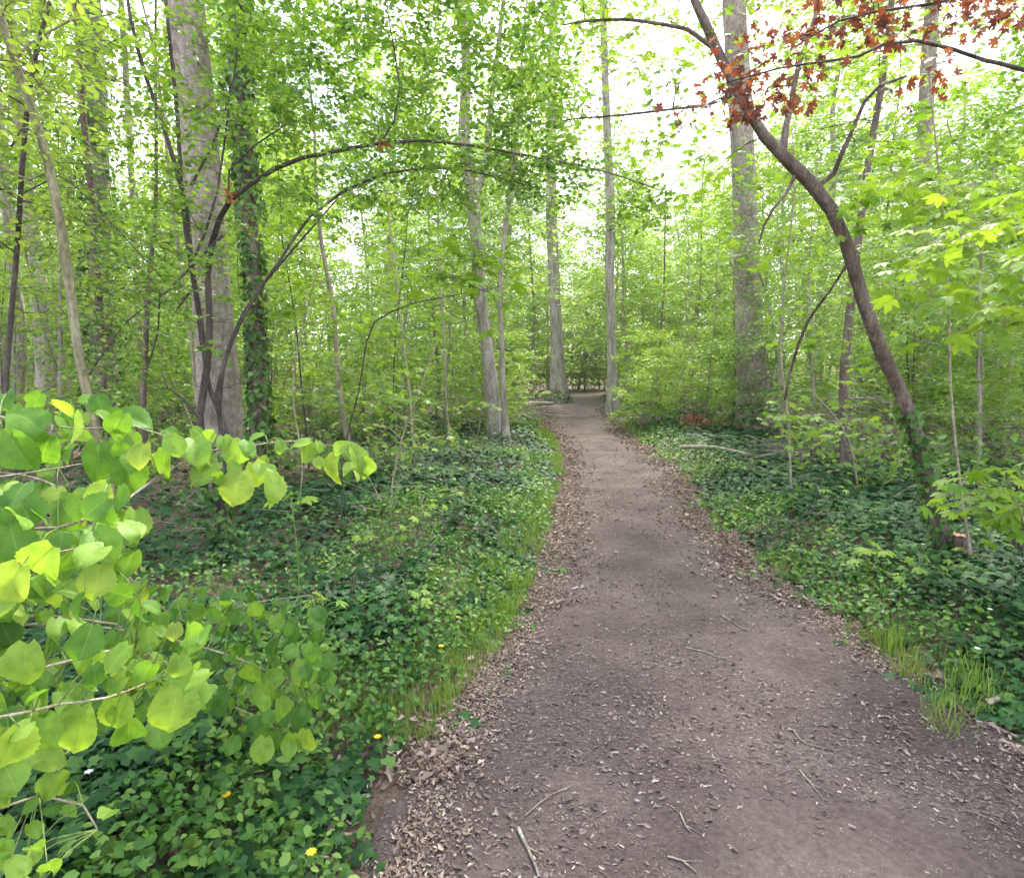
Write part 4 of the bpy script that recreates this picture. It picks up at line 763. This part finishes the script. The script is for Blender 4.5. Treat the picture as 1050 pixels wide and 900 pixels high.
b = G(720, 444); o = thing('orange_dead_branch', b, 'fallen branch with orange dead leaves in the right bank ivy', 'branch'); a = Acc(); tube(a, smooth_path(np.array([[-.5, 0, .3], [0, .1, .38], [.5, 0, .3]]), .1), .012, 6); a.obj('stick', M['stick'], o)
a = Acc(); n = 60; leaves(a, TDR, np.stack([rng.normal(0, .35, n), rng.normal(0, .12, n), .34 + rng.normal(0, .06, n)], 1), rv(rng, n), rv(rng, n) + [0, 0, .8], .14, rng.random(n)); a.obj('dead_leaves', M['orange'], o)
sticks = [([(530, 852), (541, 872), (552, 902)], .008, 'thick twig lying at the bottom of the path'), ([(538, 840), (556, 823), (586, 808)], .004, 'curved thin twig left of centre on the near path'), ([(705, 666), (728, 672), (758, 682)], .004, 'pale hooked twig in the middle of the path'), ([(684, 880), (700, 886), (714, 897)], .004, 'forked twig at the bottom of the path'), ([(697, 836), (702, 848), (708, 856)], .004, 'short pale twig near the bottom of the path'),
          ([(813, 750), (826, 764), (860, 772)], .004, 'long bent twig on the right half of the path'), ([(820, 792), (832, 806), (844, 822)], .004, 'straight pale twig right of the path middle'), ([(1010, 730), (1035, 725), (1075, 727)], .016, 'pale weathered stick at the right verge'), ([(1000, 742), (1030, 752), (1070, 775)], .008, 'thin crooked stick below the right verge stick'), ([(290, 870), (305, 885), (318, 902)], .012, 'grey brown stick among the left bottom ivy'), ([(345, 850), (350, 870), (356, 895)], .005, 'thin tan stick at the left bottom path edge'),
          ([(325, 828), (345, 825), (365, 815)], .007, 'brown twig poking from the left ivy edge'), ([(520, 525), (540, 524), (560, 523)], .01, 'pale stick across the left verge'), ([(740, 632), (752, 640), (764, 648)], .005, 'small twig on the right leaf litter')]
for pts, r, lab in sticks:
    p = np.array([G(*q) for q in pts]); p = smooth_path(p, .03); p[:, 2] = H(p[:, 0], p[:, 1]) + r * .8 + .008 + (.03 if r > .01 else 0); p[:, :2] += rng.normal(0, .002, (len(p), 2)); o = p[0].copy()
    a = Acc(); tube(a, p - o, np.linspace(r, r * .5, len(p)), 6)
    i = len(p) // 2; q = p[i] - o; d = nrm(p[-1] - p[0]); sd = np.array([-d[1], d[0], 0]); tube(a, [q, q + (d + sd * .8) * .04 * (1 + r * 60)], [r * .5, r * .25], 5)
    ob = a.obj('fallen_twig', M['stick'] if r < .01 else M['paletwig']); ob.location = o; tag(ob, lab, 'twig', 'twigs lying on and beside the path')
def flower(px, py, m, cnt, size, hgt, lab, name, grp):
    b = G(px, py); d = nrm(b - campos); b = b - d * hgt * 1.2; b[2] = float(H(b[0], b[1])); top = hgt; o = thing(name, b, lab, 'flower', grp); a = Acc(); tube(a, smooth_path(np.array([[0, 0, 0], [.01, 0, top * .5], [0, -.01, top]]), .03), .0014, 5); a.obj('stem', M['greenstem'], o)
    a = Acc(); az = np.arange(cnt) / cnt * 2 * pi + rng.random(); leaves(a, TO, np.tile([0, -.01, top], (cnt, 1)) + 0., np.stack([np.cos(az), np.sin(az), .25 + 0 * az], 1), np.tile([0, 0, 1.], (cnt, 1)), size, .6); a.obj('petals', M[m], o)
for px, py, lab in [(45, 820, 'yellow flower at the left bottom beneath the hazel'), (55, 873, 'yellow flower at the bottom left corner'), (234, 825, 'star shaped yellow flower in the bottom left ivy'), (309, 661, 'yellow flower in the ivy right of the hazel leaves'), (388, 765, 'yellow flower close to the left path edge'), (321, 887, 'yellow flower at the bottom beside the grey stick'), (453, 674, 'yellow flower in the left verge herbs'), (540, 437, 'yellow flower far along the left verge')]:
    flower(px, py, 'yellow', 8, .018, .16, lab, 'yellow_flower', 'small yellow flowers in the ivy')
for px, py, lab in [(86, 806, 'white flower head below the hazel leaves'), (95, 812, 'second white flower head beside the first below the hazel'), (944, 576, 'white flower beside the leaning tree foot'), (999, 682, 'white flower above the right verge grass'), (1012, 642, 'white flower in the ivy below the broken stump')]:
    flower(px, py, 'white', 6, .016, .2, lab, 'white_flower', 'small white flowers in the ivy')
print('small', round(time.time() - T0, 1))

# ------------------------------------------------------------------ the wood behind: prototypes, then copies
def proto(seed, height, r0, spread, n, leaf, lm, lsz, sp, bark, z0=.12, lean=.06, tm=TD, rt=.004, flat=.32, stems=1, upper=1.0, name='young_tree', sides=7, sub=(7, .38)):
    rng = np.random.default_rng(seed); root = thing(name, (0, 0, 0), 'x', 'tree'); a = Acc(); nds, rds = [], []
    for s in range(stems):
        m = 9; z = np.linspace(0, height * (1 if s == 0 else .6 + .4 * rng.random()), m); dr = rng.normal(size=2) * lean * height * (1 if stems == 1 else 2); wv = np.cumsum(rng.normal(size=(m, 2)) * .025 * height / 4, 0)
        P = np.column_stack([dr[0] * (z / height) ** 1.3 + wv[:, 0] * (z > 0), dr[1] * (z / height) ** 1.3 + wv[:, 1] * (z > 0), z - .15]); P = smooth_path(P, .3); r = r0 * (1 - .8 * (P[:, 2] + .15) / height) * (1 + .35 * np.exp(-(P[:, 2] + .15) / .25)) * (1 if s == 0 else .7)
        tube(a, P, np.maximum(r, .006), sides); nds.append(P); rds.append(np.maximum(r, .006))
    a.obj('trunk', M[bark], root); nd = np.vstack(nds); nr = np.concatenate(rds)
    if n:
        zz = height * (z0 + (1.04 - z0) * rng.random(n) ** upper); an = rng.random(n) * 2 * pi; rr = spread * np.sqrt(rng.random(n)) * np.clip(1.15 - .75 * np.abs(zz / height - .5) * 1.6, .3, 1)
        zz = np.where(rng.random(n) < .8, np.round(zz / .55) * .55 + rng.normal(size=n) * .07, zz)
        cx = np.interp(zz, nds[0][:, 2], nds[0][:, 0]); cy_ = np.interp(zz, nds[0][:, 2], nds[0][:, 1]); tg = np.column_stack([cx + np.cos(an) * rr, cy_ + np.sin(an) * rr, zz])
        k = nd[:, 2] > height * z0 * .5; tw = reach(nd[k], nr[k], tg, rng, .25, .12, rt, .007); t2 = subtwigs(tw, sub[0], sub[1], rng, flat=.28); a = Acc(); twig_tubes(a, tw, 3)
        if sub[2:]: twig_tubes(a, t2[::2], 3)
        a.obj('branches', M[bark], root); a = Acc(); leafy(a, tm, tw + t2, sp, .15, lsz, rng, flat, .1, (.5, .2)); a.obj('crown', M[lm], root)
    return root
PR = {
 'under': [proto(101, 6.5, .045, 1.9, 170, 0, 'maple', .125, .115, 'greybark', sub=(7, .42, 1), tm=TMS), proto(102, 5.2, .035, 1.6, 150, 0, 'midleaf', .08, .075, 'greybark', stems=2, sub=(7, .42, 1)), proto(103, 7.5, .05, 2.0, 170, 0, 'maple', .14, .13, 'paletwig', upper=.8, tm=TMS, sub=(7, .42, 1)), proto(104, 4.0, .03, 1.5, 130, 0, 'midleaf', .075, .07, 'darkbark', stems=3, sub=(7, .42, 1)), proto(105, 6.0, .04, 1.8, 150, 0, 'midleaf', .085, .075, 'greybark', upper=.9, sub=(7, .42, 1))],
 'far': [proto(111, 11, .10, 2.9, 230, 0, 'beech', .17, .10, 'greybark', .14, .04, sub=(7, .6)), proto(112, 14, .14, 3.3, 240, 0, 'beech', .18, .11, 'beechbark', .22, .03, upper=.9, sub=(7, .7)), proto(113, 9, .08, 2.6, 210, 0, 'midleaf', .16, .10, 'greybark', .06, .05, sub=(7, .6)), proto(114, 12, .11, 3.0, 230, 0, 'midleaf', .17, .11, 'brownbark', .12, .04, sub=(7, .65))],
 'pole': [proto(121, 9, .035, .9, 26, 0, 'beech', .09, .07, 'greybark', .4, .05), proto(122, 8, .025, .8, 20, 0, 'midleaf', .08, .07, 'paletwig', .35, .07), proto(123, 10, .06, 1.0, 28, 0, 'beech', .10, .08, 'brownbark', .45, .04), proto(124, 6, .018, .7, 16, 0, 'midleaf', .08, .08, 'darkbark', .3, .1)],
 'shrub': [proto(131, 2.2, .02, 1.2, 120, 0, 'beech', .10, .05, 'paletwig', .1, .1, stems=3, name='leafy_shrub', sub=(4, .25)), proto(132, 1.6, .015, 1.0, 90, 0, 'midleaf', .085, .05, 'darkbark', .1, .12, stems=4, name='leafy_shrub', sub=(4, .25)), proto(133, 3.0, .025, 1.4, 140, 0, 'beech', .11, .055, 'paletwig', .12, .1, stems=3, name='leafy_shrub', sub=(4, .25))],
 'tall': [proto(141, 19, .26, 4.2, 230, 0, 'beech', .24, .16, 'greybark', .45, .02, rt=.01, name='tall_tree', sides=12, sub=(7, .9)), proto(142, 22, .34, 4.6, 230, 0, 'beech', .25, .16, 'beechbark', .5, .015, rt=.01, name='tall_tree', sides=12, sub=(7, .9))]}
LAB = {'under': ('leafy understorey tree growing in the wood %s', 'understorey trees %s'), 'far': ('leafy tree far back in the wood %s', 'trees far back %s'), 'pole': ('thin bare pole of a young tree in the wood %s', 'thin poles %s'), 'shrub': ('low leafy shrub growing in the wood %s', 'low shrubs %s'), 'tall': ('tall straight trunked tree standing back in the wood %s', 'tall trees %s')}
CAT = {'under': 'tree', 'far': 'tree', 'pole': 'young tree', 'shrub': 'shrub', 'tall': 'tree'}
used = {}; COPIES = []
rng = np.random.default_rng(909); placed = []
def put(kind, i, x, y, sc=1., tilt=.03):
    p = PR[kind][i]; side = 'left of the path' if x < .5 * (xl(min(y, 55)) + xr(min(y, 55))) else 'right of the path'
    if y > YEND + 1: side = 'beyond the end of the path'
    lab, grp = LAB[kind]; p['category'] = CAT[kind]; lab = lab % side; grp = grp % side
    loc = (x, y, float(H(x, y))); rz = rng.random() * 6.28
    if (kind, i) not in used:
        used[(kind, i)] = 1; p.location = loc; p.rotation_euler = (0, 0, rz); p.scale = (sc,) * 3; p['label'] = lab; p['group'] = grp; COPIES.append((p, kind, i, x, y)); return p
    d = dup(p, loc, rz, sc, lab, grp, (rng.normal() * tilt, rng.normal() * tilt)); COPIES.append((d, kind, i, x, y)); return d
def scatter(kind, n, y0, y1, gap, mind, pw=1.0, sc=(.8, 1.2), side=None, keep=None):
    c = 0; tries = 0
    while c < n and tries < n * 60:
        tries += 1; u = rng.random(); y = (y0 ** (1 + pw) + u * (y1 ** (1 + pw) - y0 ** (1 + pw))) ** (1 / (1 + pw)); x = (rng.random() * 2 - 1) * (y * .86 + 1.5)
        if side == 'L' and x > xl(y): continue
        if side == 'R' and x < xr(y): continue
        if float(outside(x, y)) < gap: continue
        if keep and not keep(x, y): continue
        if any((x - a_) ** 2 + (y - b_) ** 2 < (mind * (.5 if k_ != kind else 1)) ** 2 for a_, b_, k_ in placed): continue
        placed.append((x, y, kind)); put(kind, int(rng.integers(len(PR[kind]))), x, y, sc[0] + rng.random() * (sc[1] - sc[0])); c += 1
for x_, y_, s_, i_ in [(5.5, 24, 1.1, 0), (6.6, 22, 1.1, 2), (8.0, 25, 1.1, 0), (6.5, 28, 1.2, 2), (7.9, 32, 1.2, 0), (7.8, 20, 1.0, 2), (9.6, 28, 1.2, 0), (-1.6, 27, .6, 0), (7.4, 37, 1.3, 0), (8.4, 42, 1.3, 2), (3.6, 17, .9, 0), (4.7, 18.5, 1.0, 2), (-2.8, 16, .8, 2), (-4.6, 14, .9, 0), (-6.5, 16, 1.0, 2), (-3.6, 21, 1.0, 0)]:
    placed.append((x_, y_, 'shrub')); put('shrub', i_, x_, y_, s_)
scatter('under', 46, 8.5, 22, 2.4, 1.7, 1.0, (.8, 1.15))
scatter('pole', 85, 7, 30, 1.2, .8, .8, (.8, 1.25))
scatter('pole', 32, 8, 24, 1.2, .7, .8, (.7, 1.1), side='L')
scatter('shrub', 42, 11, 40, 1.6, 1.3, 1.0, (.7, 1.2))
for y_, s_ in ((30, .9), (36, 1.), (43, 1.05), (50, 1.1)):
    for sg in (-1, 1):
        if sg < 0 and y_ < 40: continue
        x_ = (xl(y_) - 1.9) if sg < 0 else (xr(y_) + 1.6); placed.append((x_, y_, 'far')); put('far', int(rng.integers(2)), float(x_), y_ + sg * 1.5, s_)
scatter('far', 62, 21, 58, 3.2, 2.2, 1.0, (.8, 1.2))
scatter('tall', 14, 20, 60, 3.5, 4.0, 1.0, (.85, 1.15))
for i_ in range(13):
    x_ = -9 + i_ * 2.3 + rng.normal() * .4; y_ = YEND + 3 + rng.random() * 7; put('far', int(rng.integers(4)), x_, y_, .95)
for x_, y_ in ((1.2, 66), (4.0, 63), (6.6, 61), (-2.0, 68), (7.4, 67), (9.5, 66)): put('far', 2, x_, y_, 1.25)
for i_ in range(12):
    x_ = -4 + i_ * 1.4; y_ = YEND + 1.5 + rng.random() * 3; put('shrub', int(rng.integers(3)), x_, y_, 1.3)
# name each copy by where it stands among the traced trees
LM = [(-400, 'x'), (80, 'the olive stem'), (104, 'the shaggy trunk'), (216, 'the pale beech'), (263, 'the ivy trunk'), (500, 'the forked tree'), (569, 'the straight trunk'), (627, 'the slim trunk'), (768, 'the creeper trunk'), (885, 'the leaning tree'), (947, 'the faint trunk'), (1500, 'the right edge of the view')]
NOUN = {'under': ['leafy understorey tree', 'twin stemmed small tree', 'tall leafy young tree', 'bushy low tree', 'mid green young tree'], 'far': ['far leafy tree', 'far pale trunked tree', 'far bushy tree', 'far brown trunked tree'], 'pole': ['thin grey pole', 'thin tan pole', 'thin brown pole', 'fine dark stem'], 'shrub': ['fresh leafy shrub', 'low dark stemmed shrub', 'tall bright shrub'], 'tall': ['tall grey trunk', 'tall pale trunk']}
ORD = 'first second third fourth fifth sixth seventh eighth ninth tenth eleventh twelfth thirteenth fourteenth fifteenth'.split()
bins = {}
for o, kind, i, x, y in COPIES:
    px = CX + F * x / y; j = max(0, sum(1 for l in LM if l[0] <= px) - 1); j = min(j, len(LM) - 2); bins.setdefault((kind, i, j), []).append((px, o))
for (kind, i, j), lst in bins.items():
    lst.sort(key=lambda t: t[0])
    for n_, (px, o) in enumerate(lst):
        w_ = '' if len(lst) == 1 else (ORD[n_] + ' ')
        o['label'] = w_ + NOUN[kind][i] + (' from the left' if w_ else '') + (' between %s and %s' % (LM[j][1], LM[j + 1][1]) if 0 < j < len(LM) - 2 else ' left of the olive tan stem' if j == 0 else ' right of the faint pale trunk')
# far wood that reads as one mass
a = Acc(); n = 60000; an = (rng.random(n) - .5) * 2.0; d = 72 + rng.random(n) * 40; x = np.sin(an) * d; y = np.cos(an) * d; hh = 5 + 15 * fbm(an * 14, d * .05, 7); z = rng.random(n) ** 1.15 * hh + H(x, y)
P = np.stack([x, y, z], 1); leaves(a, TD, P, rv(rng, n) - [0, 0, .2], rv(rng, n, .6) + [0, -.3, 1], .55 * (.6 + .8 * rng.random(n)), np.clip(.5 + (fbm(x * .25, z * .4, 8) - .5) * 1.2 + rng.normal(0, .15, n), 0, 1))
tag(a.obj('far_wood', M['beech']), 'distant green wood closing the view beyond the path', kind='stuff')
# the air of the wood: one closed box of thin even haze
a = Acc(); x0, x1, y0, y1, z0, z1 = -200, 200, -70, 200, -1.5, 42
v = [(x, y, z) for z in (z0, z1) for y in (y0, y1) for x in (x0, x1)]
a.add(v, {4: [[0, 2, 3, 1], [4, 5, 7, 6], [0, 1, 5, 4], [2, 6, 7, 3], [0, 4, 6, 2], [1, 3, 7, 5]]})
m, n, new, link = mat('thin_haze'); p = new('ShaderNodeVolumePrincipled'); p.inputs['Color'].default_value = (.93, .97, .95, 1); p.inputs['Density'].default_value = HAZE; p.inputs['Anisotropy'].default_value = .3
o_ = new('ShaderNodeOutputMaterial'); link(p.outputs[0], o_.inputs['Volume'])
if HAZE: tag(a.obj('haze', m, smooth=False), 'thin pale spring haze between the trees', kind='stuff')
print('all', round(time.time() - T0, 1), len(bpy.data.objects))
